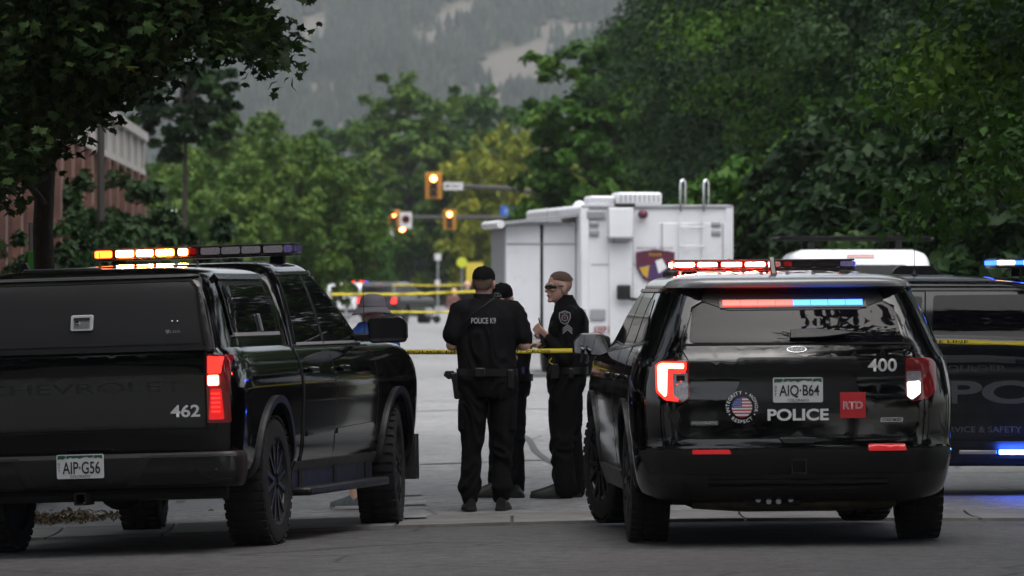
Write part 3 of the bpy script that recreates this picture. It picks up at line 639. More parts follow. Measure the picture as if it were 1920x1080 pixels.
    light_bar(root, (1.25, 0, 1.675), L, [Lm(1252, 1291, 'l_red'), Lm(1294, 1332, 'l_red'), Lm(1338, 1377, 'l_red'), Lm(1381, 1420, 'l_red'), Lm(1426, 1447, 'clearlens'), Lm(1453, 1468, 'redlens'), Lm(1472, 1506, 'trim'), Lm(1512, 1550, 'trim'), Lm(1556, 1584, 'violetlens')])
    MB().prism([(-.55, 1.635), (-.43, 1.645), (-.37, 1.70), (-.35, 1.76), (-.375, 1.76), (-.43, 1.70)], lambda a, b: Vector((a, .11, b)), lambda a, b: Vector((a, .07, b))).build('fin_antenna', M['paint'], roof, bevel=.008)
    MB().lathe([(.035, 0), (.035, .025), (.02, .035)], 14, 'Z', (-.35, -.36, 1.64)).build('roof_puck', M['plastic'], roof, sm=40)
    MB().lathe([(.06, 0), (.055, .03), (.03, .05)], 14, 'Z', (.8, .62, 1.64)).build('roof_puck', M['plastic'], roof, sm=40)
    return root, B, Rf

EXP = police_suv('police_suv', (1.692, 40.0, gz(1.692, 40) + .005), rad(90 + 3.0), rad(-.45), 'black police SUV numbered 400 seen from behind with its red light bar lit', None, 'paint', 'roof_sky_grey', True)
d2 = 48.0
SL = police_suv('police_suv', (2.65, d2 + .95, gz(3.2, 48.5)), 0, 0, 'slate grey police SUV parked broadside behind the black SUV on the right', None, 'paint2', 'paint2', False)
sr, sB, sR = SL
S = sB.ps(-1); oS = OUT['R']
lettering('police_lettering', 'POLICE', .175, lambda u, v: S(1.50 + u, .785 + v) + Vector((0, -.0065, 0)), M['ghost'], sr, .03, 1.0, 1.0, 1.80)
lettering('city_lettering', 'BOULDER', .04, lambda u, v: S(.80 + u, .965 + v) + Vector((0, -.0065, 0)), M['ghostd'], sr, .01, 1.0, 1.0, .5)
lettering('motto_lettering', 'SERVICE & SAFETY', .045, lambda u, v: S(.86 + u, .505 + v) + Vector((0, -.0065, 0)), M['ghost'], sr, .01, 1.0, 1.0, .62)
patch('reflection_band', [(.40, 1.0), (.9, 1.01), (2.4, .94), (2.4, .98), (.9, 1.06), (.40, 1.06)], S, oS, M['ghostd'], sr, .0042, .004)  # grey and black bands of colour standing in for reflections along the side
patch('reflection_band', [(.93, 1.015), (.98, 1.035), (2.4, .985), (2.4, .94)], S, oS, M['ink'], sr, .0055, .004)
MB().box((.84, -1.0, .335), (.28, .03, .03)).build('running_lamp_unlit', M['alu'], sr, bevel=.006)
MB().box((1.46, -1.0, .335), (.92, .03, .034)).build('running_lamp', M['l_bluestrip'], sr, bevel=.006)
lb = light_bar(sr, (1.24, 0, 1.715), 1.15, [(-.57, .57, M['l_bluesoft'])], .46)
for k, (m_, x0, x1) in enumerate((('l_warm', -.22, -.16), ('l_white', -.155, -.09), ('l_bluesoft', -.085, -.03), ('l_bluestrip', -.02, .2))):
    MB().prism([(x0, 1.742), (x1, 1.742), (x1, 1.772), (x0, 1.772)], lambda a, b: Vector((1.24 + a, -.582, b)), lambda a, b: Vector((1.24 + a, -.50, b))).build('lamp_module', M[m_], lb)
MB().prism(rpoly([(-.24, 1.66), (.13, 1.66), (.05, 1.735), (-.19, 1.735), (-.24, 1.70)], .02), lambda a, b: Vector((.50 + a, -.12, b)), lambda a, b: Vector((.50 + a, .12, b))).build('antenna_pod', M['plastic'], sr, bevel=.02)
antenna(sr, (.40, -.45, 1.66), .45)

# ------------------------------------------------------------------ pickup truck with a bed cap
TY = 11.0
tr = empty('police_pickup', (-2.47, 41.4, gz(-2.35, 42.4) - .005), 0, 'black police pickup numbered 462 with a bed cap and amber light bar', 'pickup truck')
tr.rotation_euler = (rad(-1.75), 0, rad(90 - TY))
LB = Loft([(.46, -.98, 4.50, .93, .40, .07, .3, .3, .0, .1), (.56, -1.04, 4.62, .975, .40, .07, .3, .3, .0, .1), (.80, -1.06, 4.70, 1.0, .40, .07, .3, .3, .01, .12), (1.0, -1.06, 4.70, 1.012, .40, .07, .3, .3, .01, .15),
           (1.12, -1.06, 4.66, 1.0, .40, .07, .3, .3, .01, .15), (1.22, -1.055, 4.55, .97, .40, .07, .35, .3, .01, .15), (1.26, -1.05, 4.40, .945, .40, .07, .35, .3, .01, .15), (1.285, -1.04, 4.05, .92, .40, .07, .35, .3, .01, .15)])
tb = link('body', LB.mesh(), None, tr); cut_arches(tb, [(0, .43, .50), (3.745, .43, .50)], .62); tb.data.materials.append(M['paint'])
CB = Loft([(1.27, .74, 3.30, .935, .06, .06, .35, .25, .0, .2), (1.45, .77, 2.98, .89, .08, .08, .35, .25, .0, .2), (1.62, .82, 2.68, .835, .1, .1, .35, .25, .0, .2), (1.74, .88, 2.46, .785, .15, .12, .35, .25, .02, .2),
           (1.80, .95, 2.36, .745, .2, .15, .35, .25, .02, .2), (1.835, 1.08, 2.24, .67, .2, .2, .35, .25, .02, .2), (1.85, 1.3, 2.1, .5, .2, .2, .3, .25, .02, .15)])
cb = link('cab', CB.mesh(.03), M['paint'], tr); smooth(cb.data, 35)
TP = Loft([(1.265, -1.065, .72, .905, .45, .07, .03, .03, .0, 0), (1.30, -1.06, .72, .90, .45, .07, .03, .03, .0, 0), (1.50, -1.01, .71, .862, .45, .07, .03, .03, .0, 0), (1.66, -.955, .70, .818, .42, .08, .04, .04, .0, 0),
           (1.735, -.91, .69, .78, .4, .1, .06, .06, .02, .02), (1.775, -.84, .66, .725, .35, .12, .08, .08, .03, .03), (1.80, -.70, .60, .62, .3, .15, .1, .1, .03, .03), (1.812, -.45, .45, .42, .2, .15, .1, .1, .03, .03)])
tp = link('bed_cap', TP.mesh(.03), M['paint'], tr); smooth(tp.data, 40)
R = TP.pr(); oR = OUT['r']
hd = patch('cap_rear_door', rpoly([(-.765, 1.315), (.765, 1.315), (.695, 1.70), (-.695, 1.70)], [.03, .03, .10, .10]), R, oR, M['topper'], tp, .012, .02)
patch('cap_rear_frame', rpoly([(-.855, 1.275), (.855, 1.275), (.735, 1.755), (-.735, 1.755)], [.02, .02, .06, .06]), R, oR, M['topper'], tp, .004, .02)
ribbon('door_seal', [(-.795, 1.30), (-.73, 1.66), (-.68, 1.715), (.68, 1.715), (.73, 1.66), (.795, 1.30)], R, oR, M['gap'], hd, .018, .009)
ribbon('door_lip', [(-.72, 1.732), (.72, 1.732)], R, oR, M['plastic'], hd, .012, .02)
def tz(py, px=150): return CH - (py - HZ) / 296. + .105 - (px - 150) / 298. * .018     # picture row -> height on the truck's tail
hz_ = tz(602); fn = on(R, oR, 0, hz_, .016, -1)
lt = MB().prism(rpoly([(-.073, -.05), (.073, -.05), (.073, .05), (-.073, .05)], .015), lambda u, v: fn(u, v), lambda u, v: fn(u, v) + Vector((-.012, 0, 0))).build('paddle_latch', mat('latch_steel', (.7, .7, .72), .35, metal=.3), hd, bevel=.003)
MB().prism([(-.052, -.035), (.052, -.035), (.052, .035), (-.052, .035)], lambda u, v: fn(u, v) + Vector((-.0125, 0, 0)), lambda u, v: fn(u, v) + Vector((-.014, 0, 0))).build('latch_dish', M['alu'], lt)
MB().prism([(-.052, .018), (.052, .018), (.052, .032), (-.052, .032)], lambda u, v: fn(u, v) + Vector((-.0145, 0, 0)), lambda u, v: fn(u, v) + Vector((-.02, 0, 0))).build('latch_paddle', M['ink'], lt)
MB().lathe([(.016, 0), (.016, -.012), (.006, -.014)], 14, 'X', fn(-.028, 0) + Vector((-.014, 0, 0))).build('lock_cylinder', M['chrome'], lt, sm=30)
for px_ in (323, 333):
    q = on(R, oR, -(px_ - 150) / 296., tz(601, px_), .018, -1)(0, 0)
    MB().ball(q, .007, 8, 6).build('rivet', M['chrome'], hd, sm=60)
lettering('maker_lettering', 'LEER', .014, on(R, oR, -(330 - 150) / 296., tz(620, 330), .018, -1), M['alu'], hd, .0, 1.6)
bq = on(R, oR, -(315 - 150) / 296., tz(620, 315), .018, -1)
MB().prism([(-.014, .012), (.014, .012), (.01, -.006), (0, -.014), (-.01, -.006)], lambda u, v: bq(u, v), lambda u, v: bq(u, v) + Vector((-.004, 0, 0))).build('maker_badge', M['alu'], hd)
for sk_, sg in (('L', 1), ('R', -1)):
    S = TP.ps(sg); o_ = OUT[sk_]
    wp_ = rpoly([(-.70, 1.375), (.50, 1.375), (.42, 1.675), (-.68, 1.675)], .06)
    fr = patch('cap_window_frame', rpoly([(-.74, 1.345), (.54, 1.345), (.455, 1.71), (-.72, 1.71)], .07), S, o_, M['trim'], tp, .012, .02)
    cw = patch('cap_window', wp_, S, o_, M['glass'], fr, .016, .01)
    ribbon('window_bottom_rail', [(-.72, 1.362), (.52, 1.362)], S, o_, M['bright'], fr, .022, .026)
    ribbon('drip_rail', [(-.71, 1.722), (.46, 1.722)], S, o_, M['trim'], fr, .03, .03)
    q = S(.03, 1.43)
    MB().prism(rpoly([(-.02, -.055), (.025, -.055), (.015, .055), (-.025, .055)], .008), lambda u, v: S(.03 + u, 1.44 + v) + Vector((0, sg * .02, 0)), lambda u, v: S(.03 + u, 1.44 + v) + Vector((0, sg * .032, 0))).build('window_sticker', M['alu'], fr)
for y in (.12, -.42): antenna(tr, (-.1 if y > 0 else .35, y, 1.80), .12 if y > 0 else .22)
MB().box((-.55, .25, 1.805), (.1, .5, .03)).build('cap_brake_lamp', M['plastic'], tp, bevel=.01)
# tailgate
R = LB.pr()
tg = patch('tailgate', rpoly([(-.785, .79), (.785, .79), (.785, 1.262), (-.785, 1.262)], .02), R, oR, M['paint'], tr, .008, .02)
ribbon('tailgate_gap', [(-.792, .782), (.792, .782), (.792, 1.27), (-.792, 1.27), (-.792, .782)], R, oR, M['gap'], tg, .012, .004)
patch('tailgate_step', rpoly([(-.775, 1.125), (.775, 1.125), (.74, 1.165), (.3, 1.165), (.22, 1.195), (-.22, 1.195), (-.3, 1.165), (-.74, 1.165)], .015), R, oR, M['trim'], tg, .032, .03)
ch_ = lettering('embossed_lettering', 'CHEVROLET', .066, on(R, oR, 0, 1.052, .0135, -1), M['ghostd'], tg, .0, 1.0, 1.0, 1.30)
so_ = ch_.modifiers.new('s', 'SOLIDIFY'); so_.thickness = .005; so_.offset = -1; b_ = ch_.modifiers.new('b', 'BEVEL'); b_.width = .002
zq = tz(766.5, 342); lettering('unit_number', '462', .078, on(R, oR, -(342.5 - 150) / 298. / .98, zq, .0125, -1), M['white'], tg, .022, 1.0, 1.0, .19)
ribbon('tailgate_lower_crease', [(-.78, .83), (.78, .83)], R, oR, M['paint'], tg, .02, .014)
for sg in (1, -1):
    tl = patch('tail_lamp', rpoly([(sg * .80, .815), (sg * .945, .815), (sg * .945, 1.235), (sg * .80, 1.245)], .015), R, oR, M['redlens'], tr, .012, .02)
    patch('upper_lens', rpoly([(sg * .81, 1.125), (sg * .895, 1.125), (sg * .91, 1.225), (sg * .81, 1.235)], .01), R, oR, M['l_tailred'], tl, .016, .006)
    patch('lower_lens', rpoly([(sg * .81, .835), (sg * .91, .835), (sg * .895, 1.03), (sg * .825, 1.03)], .012), R, oR, mat('tail_lens_red', (.3, .004, .006), .15, coat=1, emit=(1, .01, .01), es=.25), tl, .016, .006)
    for k in range(5): patch('led_row', [(sg * .83, .88 + k * .028), (sg * .885, .88 + k * .028), (sg * .885, .892 + k * .028), (sg * .83, .892 + k * .028)], R, oR, M['l_tailred'], tl, .019, .004)
    patch('brake_lamp', rpoly([(sg * .81, 1.05), (sg * .88, 1.05), (sg * .88, 1.115), (sg * .81, 1.115)], .012), R, oR, M['l_tail'], tl, .018, .006)
    if False: S = LB.ps(sg); patch('lamp_wrap', rpoly([(-1.03, .82), (-.97, .82), (-.94, 1.05), (-.97, 1.24), (-1.03, 1.245)], .01), S, OUT['L' if sg > 0 else 'R'], M['redlens'], tl, .008, .01)
# bumper
BU = Loft([(.415, -1.12, -.90, .98, .10, .12, .02, .02, .03, 0), (.44, -1.165, -.90, 1.0, .12, .14, .02, .02, .03, 0), (.52, -1.18, -.90, 1.015, .12, .14, .02, .02, .03, 0), (.61, -1.175, -.90, 1.015, .12, .14, .02, .02, .03, 0), (.635, -1.15, -.90, 1.0, .1, .12, .02, .02, .03, 0)])
bu = link('rear_bumper', BU.mesh(.03), M['plastic'], tr); smooth(bu.data, 35)
R2 = BU.pr()
patch('plate_recess', rpoly([(-.30, .435), (.30, .435), (.385, .60), (-.385, .60)], .02), R2, oR, M['under'], bu, .004, .01)
for sg in (1, -1):
    patch('bumper_panel', rpoly([(sg * .36, .44), (sg * .98, .44), (sg * .99, .605), (sg * .45, .605)], .02), R2, oR, M['trim'], bu, .006, .01)
    ribbon('corner_step', [(sg * .74, .53), (sg * .80, .455), (sg * .985, .465)], R2, oR, M['trim'], bu, .018, .02)
    ribbon('bumper_edge', [(sg * .40, .612), (sg * .985, .612)], R2, oR, M['plastic'], bu, .012, .006)
    MB().ball(R2(sg * .87, .52) + Vector((-.005, 0, 0)), .012, 8, 6).build('parking_sensor', M['trim'], bu, sm=60)
pz = tz(867.5); px0 = R2(0, pz).x
licence_plate(tr, lambda u, v, w_: Vector((px0 - .012 - w_, -u, pz + v)), 'AIP·G56')
ht = MB(); zz = .36
for a, b, c_, d_ in ((-.035, 0, .010, .08), (.035, 0, .010, .08), (0, -.035, .08, .010), (0, .035, .08, .010)): ht.box((-1.08, a + .01, zz + b), (.20, c_, d_))
ht.build('hitch_receiver', M['under'], tr)
MB().cyl((-1.0, -.9, .38), (-1.0, .9, .38), .045, n=10).build('hitch_crossbar', M['under'], tr)
box('frame_rail', (1.8, .45, .47), (5.2, .09, .14), M['under'], tr); box('frame_rail', (1.8, -.45, .47), (5.2, .09, .14), M['under'], tr)
MB().cyl((0, -.75, .41), (0, .75, .41), .06, n=12).ball((0, .05, .40), (.15, .16, .15)).build('rear_axle', M['under'], tr, sm=40)
box('spare_wheel_tray', (-.55, 0, .45), (.7, .7, .16), M['under'], tr, bevel=.05)
box('front_crossmember', (3.7, 0, .40), (.5, 1.3, .14), M['under'], tr, bevel=.05)
make_wheels(tr, [(0, .86, 0), (0, -.86, 0), (3.745, .86, .12), (3.745, -.86, .12)], .415, .285, .262, spokes=6)
for sk_, sg in (('L', 1), ('R', -1)):
    S = LB.ps(sg); o_ = OUT[sk_]; SCb = CB.ps(sg)
    dl = [((.78, .52), (.78, 1.262), (1.70, 1.262), (1.70, .52)), ((1.71, .52), (1.71, 1.262), (3.02, 1.262), (3.05, .90), (2.98, .52))]
    dl[0] = ((.80, .52), (.76, .90), (.77, 1.262), (1.70, 1.262), (1.70, .52))
    wl = [((.88, 1.31), (1.66, 1.31), (1.66, 1.735), (1.02, 1.725)), ((1.74, 1.31), (3.0, 1.31), (2.42, 1.70), (2.26, 1.74), (1.74, 1.74))]
    for j in range(2):
        d = patch('door', rpoly(dl[j], .03), S, o_, M['paint'], tr, .004, .012)
        ribbon('door_gap', list(dl[j]) + [dl[j][0]], S, o_, M['gap'], d, .012, .005)
        patch('side_window', rpoly(wl[j], [.05, .01, .02, .06] if j == 0 else [.01, .04, .06, .05, .02]), SCb, o_, M['glass'], d, .006)
        ribbon('window_moulding', [(wl[j][0][0] - .02, 1.29), (wl[j][1][0] + .02, 1.29)], SCb, o_, M['bright'], d, .018, .01)
        hx = .86 if j == 0 else 1.80
        MB().prism(rpoly([(hx, 1.10), (hx + .22, 1.095), (hx + .22, 1.135), (hx, 1.14)], .014), lambda a, b: S(a, b) + Vector((0, sg * .016, 0)), lambda a, b: S(a, b) + Vector((0, sg * .05, 0))).build('door_handle', M['paint'], d, bevel=.008)
        ribbon('door_crease', [(dl[j][0][0] + .02, .98), (2.9 if j else 1.68, .98)], S, o_, M['paint'], d, .03, .012)
        ribbon('door_crease', [(dl[j][0][0] + .05, .70), (2.9 if j else 1.68, .72)], S, o_, M['paint'], d, .035, .014)
    ribbon('cab_pillar', [(1.70, 1.30), (1.70, 1.745)], SCb, o_, M['trim'], cb, .075, .008)
    ribbon('window_surround', [(.86, 1.29), (1.0, 1.755), (2.28, 1.765), (2.47, 1.71), (3.06, 1.29)], SCb, o_, M['trim'], cb, .02, .012)
    ribbon('bed_gap', [(.735, .48), (.735, 1.27)], S, o_, M['gap'], tr, .022, .006)
    box('rocker_panel', (1.87, sg * .89, .43), (2.5, .10, .20), M['plastic'], tr, bevel=.02); box('running_board', (1.87, sg * .985, .325), (2.45, .16, .055), M['plastic'], tr, bevel=.018); [box('board_bracket', (bx, sg * .90, .40), (.08, .10, .16), M['under'], tr) for bx in (.85, 1.9, 2.9)]
    ribbon('rocker', [(.62, .49), (3.15, .49)], S, o_, M['plastic'], tr, .07, .01)
    for ax in (0, 3.745):
        arc = [(ax + .515 * math.cos(t), .43 + .515 * math.sin(t)) for t in np.linspace(.05, math.pi - .05, 26)]
        ribbon('wheel_arch_lip', arc, S, o_, M['plastic'], tr, .045, .02)
    mr = MB().prism(rpoly([(-.145, -.09), (.12, -.09), (.13, .08), (-.11, .095), (-.145, .055)], .03), lambda a, b: Vector((2.62, sg * (1.17 - a), 1.365 + b)), lambda a, b: Vector((2.77, sg * (1.17 - a * .85), 1.365 + b * .85))).build('door_mirror', M['paint'], tr, bevel=.015)
    MB().prism(rpoly([(-.128, -.075), (.105, -.075), (.112, .067), (-.097, .08), (-.128, .045)], .03), lambda a, b: Vector((2.612, sg * (1.17 - a), 1.365 + b)), lambda a, b: Vector((2.63, sg * (1.17 - a), 1.365 + b))).build('mirror_glass', mat('dark_mirror', (.10, .10, .11), .06, metal=.9), mr)
    MB().box((2.70, sg * 1.0, 1.32), (.07, .14, .05)).build('mirror_arm', M['plastic'], mr, bevel=.012)
    MB().prism([(4.28, .30), (4.34, .62), (4.42, .62), (4.40, .30)], lambda a, b: Vector((a, sg * .80, b)), lambda a, b: Vector((a, sg * 1.0, b))).build('mud_guard', M['plastic'], tr, bevel=.006)
patch('windscreen', rpoly([(-.78, 1.32), (.78, 1.32), (.62, 1.72), (-.62, 1.72)], .05), CB.pf(), OUT['f'], M['glass'], cb)
patch('cab_rear_window', rpoly([(-.7, 1.32), (.7, 1.32), (.62, 1.70), (-.62, 1.70)], .05), CB.pr(), oR, M['glass'], cb)
antenna(tr, (3.35, -.86, 1.275), .66)
L = 1.385; Lm = lambda p0, p1, m: (L / 2 - (p0 - 184) / 375 * L, L / 2 - (p1 - 184) / 375 * L, M[m])
light_bar(tr, (2.08, 0, 1.885), L, [Lm(187, 219, 'l_ambersoft'), Lm(226, 261, 'l_amber'), Lm(265, 298, 'l_amber'), Lm(302, 337, 'l_amber'), Lm(344, 363, 'l_amber'), Lm(365, 379, 'redlens'), Lm(387, 423, 'clearlens'), Lm(426, 461, 'clearlens'), Lm(464, 499, 'clearlens'), Lm(505, 541, 'clearlens'), Lm(543, 557, 'violetlens')], .32, .075, .02)
# ------------------------------------------------------------------ people
M['skin'] = mat('skin', (.66, .40, .32), .5, var=.08, vscale=30); M['hair'] = mat('cropped_hair', (.19, .125, .095), .9, bump=.6, bscale=400)
M['uniform'] = mat('uniform_cloth', (.0042, .0042, .0058), .85, spec=.25, var=.25, vscale=12, bump=.35, bscale=18); M['trouser'] = mat('trouser_cloth', (.0036, .0036, .0046), .9, spec=.2, var=.25, vscale=10, bump=.4, bscale=14)
M['cap'] = mat('cap_cloth', (.005, .005, .006), .9, spec=.2, bump=.2, bscale=300); M['leather'] = mat('black_leather', (.005, .005, .005), .4, bump=.1, bscale=90); M['boot'] = mat('boot_leather', (.005, .005, .005), .55, bump=.2, bscale=60)
M['lens'] = mat('sunglass_lens', (.004, .004, .005), .04, coat=1); M['lip'] = mat('lip', (.34, .14, .12), .5)
M['patchw'] = mat('patch_thread', (.55, .55, .58), .8); M['patchb'] = mat('patch_navy', (.02, .025, .05), .8); M['patchr'] = mat('patch_red', (.4, .05, .03), .8); M['patchg'] = mat('patch_gold', (.5, .32, .05), .8)
def cap_(mb, p0, r0, p1, r1, n=14):                       # tapered limb with round ends
    p0 = Vector(p0); p1 = Vector(p1); d = (p1 - p0); L = d.length; d.normalize(); k = 4; pts = []; rs = []
    for i in range(k): a = math.pi / 2 * i / k; pts.append(p0 - d * r0 * math.cos(a)); rs.append(max(r0 * math.sin(a), .0008))
    pts.append(p0); rs.append(r0); pts.append(p1); rs.append(r1)
    for i in range(1, k + 1): a = math.pi / 2 * i / k; pts.append(p1 + d * r1 * math.sin(a)); rs.append(max(r1 * math.cos(a), .0008))
    return mb.tube(pts, rs, n)
def limb(mb, pts, rs):
    for i in range(len(pts) - 1): cap_(mb, pts[i], rs[i], pts[i + 1], rs[i + 1])
def rings(mb, rg, yaw=0, n=22):                            # (z, cx, cy, rx, ry) elliptical trunk, turned by yaw
    ca, sa = math.cos(yaw), math.sin(yaw); v = []
    for z, cx, cy_, rx_, ry_ in rg:
        for j in range(n):
            t = 2 * math.pi * j / n; ex = math.copysign(abs(math.cos(t)) ** .85, math.cos(t)) * rx_; ey = math.copysign(abs(math.sin(t)) ** .85, math.sin(t)) * ry_
            v.append((cx + ex * ca + ey * sa, cy_ - ex * sa + ey * ca, z))
    k = len(rg); f = [(i * n + j, i * n + (j + 1) % n, (i + 1) * n + (j + 1) % n, (i + 1) * n + j) for i in range(k - 1) for j in range(n)] + [tuple(range(n))[::-1], tuple((k - 1) * n + j for j in range(n))]
    return mb.add(v, f)
def blob(name, mb, vox, m, parent, it=5, fold=0, fs=10, fz=.45):
    me = mb.mesh(name); o = link(name, me, None, parent); mw = o.modifiers.new('r', 'REMESH'); mw.mode = 'VOXEL'; mw.voxel_size = vox
    s = o.modifiers.new('s', 'SMOOTH'); s.iterations = it; s.factor = .5
    bake(o); me = o.data
    if fold:
        nv = len(me.vertices); co = np.empty(nv * 3, np.float32); no = np.empty(nv * 3, np.float32); me.vertices.foreach_get('co', co); me.vertices.foreach_get('normal', no); co = co.reshape(-1, 3); no = no.reshape(-1, 3); am = np.empty(nv, np.float32)
        for i in range(nv):
            q = Vector((co[i, 0] * fs, co[i, 1] * fs, co[i, 2] * fs * fz)); w_ = noise.noise(q + Vector((0, 0, 2.5 * noise.noise(q * .6)))); am[i] = fold * (1 - 2.6 * abs(w_))
        me.vertices.foreach_set('co', (co + no * am[:, None]).ravel()); me.update()
    me.polygons.foreach_set('use_smooth', [True] * len(me.polygons)); me.materials.clear(); me.materials.append(m); return o
def turn(phi):                                             # phi degrees: 0 faces away, 180 faces the camera, -90 faces left
    a = rad(phi); f = Vector((math.sin(a), math.cos(a), 0)); r = Vector((math.cos(a), -math.sin(a), 0)); return r, f
def head_shapes(mb, c, phi, tilt=0, s=1.0):
    r, f = turn(phi); f = (f * math.cos(tilt) + Vector((0, 0, math.sin(tilt)))).normalized(); u = r.cross(f); c = Vector(c)
    B_ = Matrix((r, f, u)).transposed()
    def el(p, q, n=18, k=12):
        t = MB().ball((0, 0, 0), [x * s for x in q], n, k); mb.add([c + B_ @ (Vector(v) + Vector(p) * s) for v in t.v], t.f)
    el((0, -.012, .03), (.076, .096, .088)); el((0, .012, -.03), (.066, .078, .085)); el((0, .034, -.072), (.046, .05, .043)); el((0, .078, -.095), (.022, .02, .018))
    for x in (-1, 1): el((x * .035, .064, -.012), (.028, .022, .022)); el((x * .030, .080, .026), (.03, .012, .010))
    el((0, .098, -.022), (.013, .020, .016)); el((0, .094, .0), (.009, .014, .03)); el((0, .088, -.052), (.024, .011, .007)); el((0, .086, -.066), (.020, .011, .007))
    for x in (-1, 1): el((x * .079, -.008, -.012), (.010, .020, .034)); el((x * .085, -.016, -.004), (.008, .018, .028))
    return lambda p: c + B_ @ (Vector(p) * s)
def hand(mb, wr, d, pn, side, curl=1.0):
    """wrist point, pointing direction, palm normal, thumb side (+1/-1); fingers curl towards the palm"""
    d = Vector(d).normalized(); pn = Vector(pn).normalized(); t = d.cross(pn).normalized() * side; wr = Vector(wr)
    for k in (-.026, -.009, .009, .026): cap_(mb, wr + t * k * .7, .017, wr + d * .085 + t * k, .013, 8)
    for k, L in ((-.032, .8), (-.011, .95), (.011, 1.0), (.032, .92)):
        p = wr + d * .088 + t * k; a = .5 * curl; q = d.copy()
        for sl, rr in ((.042, .0092), (.028, .0084), (.022, .0074)):
            q = (d * math.cos(a) + pn * math.sin(a)); e = p + q * sl * L; cap_(mb, p, rr, e, rr * .92, 8); p = e; a += .75 * curl
    b0 = wr + d * .03 + t * .03; b1 = b0 + (t * .7 + d * .6 + pn * .3).normalized() * .045; b2 = b1 + (d * .75 + pn * .6 * curl + t * .1).normalized() * .035
    cap_(mb, b0, .013, b1, .0105, 8); cap_(mb, b1, .0105, b2, .009, 8)
def shoe(name, p, phi, m, parent, L=.29, sole=None):
    r, f = turn(phi); p = Vector(p); mb = MB(); st = [(-.10, .036, .075, .0), (-.06, .042, .105, 0), (0, .043, .10, 0), (.06, .047, .075, 0), (.12, .05, .055, 0), (.16, .045, .045, 0), (.185, .025, .035, 0)]
    k = L / .29; n = 12; v = []
    for a, w_, h_, _ in st:
        for j in range(n): t = math.pi * j / (n - 1); v.append(p + f * (a * k) + r * (math.cos(t) * w_) + Vector((0, 0, .016 + math.sin(t) * h_)))
    ff = [(i * n + j, i * n + j + 1, (i + 1) * n + j + 1, (i + 1) * n + j) for i in range(len(st) - 1) for j in range(n - 1)] + [((i + 1) * n, i * n, i * n + n - 1, (i + 1) * n + n - 1) for i in range(len(st) - 1)] + [tuple(range(n)), tuple((len(st) - 1) * n + j for j in range(n))[::-1]]
    o = mb.add(v, ff).build(name, m, parent, sm=50)
    so_ = MB(); po = [(-.105, .03), (-.11, 0), (-.105, -.03), (-.06, -.045), (.06, -.05), (.13, -.052), (.175, -.035), (.192, 0), (.175, .035), (.13, .052), (.06, .05), (-.06, .045)]
    so_.prism(po, lambda a, b: p + f * a * k + r * b + Vector((0, 0, .0)), lambda a, b: p + f * a * k + r * b + Vector((0, 0, .026))).build('sole', sole or M['tyre'], o, bevel=.004); return o
def cap_hat(name, hp, m, parent, s=1.0, back=False):
    """ball cap over a head frame hp"""
    v = []; n = 20; prof = [(1.0, .0), (1.03, .02), (1.0, .05), (.86, .082), (.6, .102), (.25, .112), (.02, .114)]
    for q, h in prof:
        for j in range(n): t = 2 * math.pi * j / n; v.append(hp((.083 * q * math.cos(t), -.012 + .103 * q * math.sin(t), .022 + h * .93 + (.012 if math.sin(t) > 0 else -.012) * abs(math.sin(t)) * (1 - h / .114))))
    f = [(i * n + j, i * n + (j + 1) % n, (i + 1) * n + (j + 1) % n, (i + 1) * n + j) for i in range(len(prof) - 1) for j in range(n)] + [tuple((len(prof) - 1) * n + j for j in range(n))]
    o = MB().add(v, f).build(name, m, parent, sm=60)
    pk = []; nn = 12
    for k in range(3):
        for j in range(nn): t = math.pi * j / (nn - 1); q = k / 2; pk.append(hp((.072 * math.cos(t) * (1 + .02 * q), .055 + (.03 + .075 * q) * math.sin(t) ** .8, .036 - .022 * q * math.sin(t) - .012 * abs(math.cos(t)))))
    ff = [(i * nn + j, i * nn + j + 1, (i + 1) * nn + j + 1, (i + 1) * nn + j) for i in range(2) for j in range(nn - 1)]
    b = MB().add(pk, ff).build('peak', m, o, sm=60); sf = b.modifiers.new('s', 'SOLIDIFY'); sf.thickness = .005
    MB().ball(hp((0, -.012, .022 + .108)), .008, 8, 6).build('cap_button', m, o, sm=60); return o
def belt_ring(name, z, cx, cy_, rx_, ry_, h, m, parent, yaw=0):
    mb = MB(); n = 28; v = []; ca, sa = math.cos(yaw), math.sin(yaw)
    for rr, zz in ((1, -h / 2), (1.02, -h / 2), (1.02, h / 2), (1, h / 2)):
        for j in range(n): t = 2 * math.pi * j / n; a, b = math.cos(t) * (rx_ + (rr - 1) * .5), math.sin(t) * (ry_ + (rr - 1) * .5); v.append((cx + a * ca + b * sa, cy_ - a * sa + b * ca, z + zz))
    f = [(i * n + j, i * n + (j + 1) % n, ((i + 1) % 4) * n + (j + 1) % n, ((i + 1) % 4) * n + j) for i in range(4) for j in range(n)]
    return mb.add(v, f).build(name, m, parent, sm=40)
def person(loc, label): return empty('person', loc, 0, label, 'person', None)

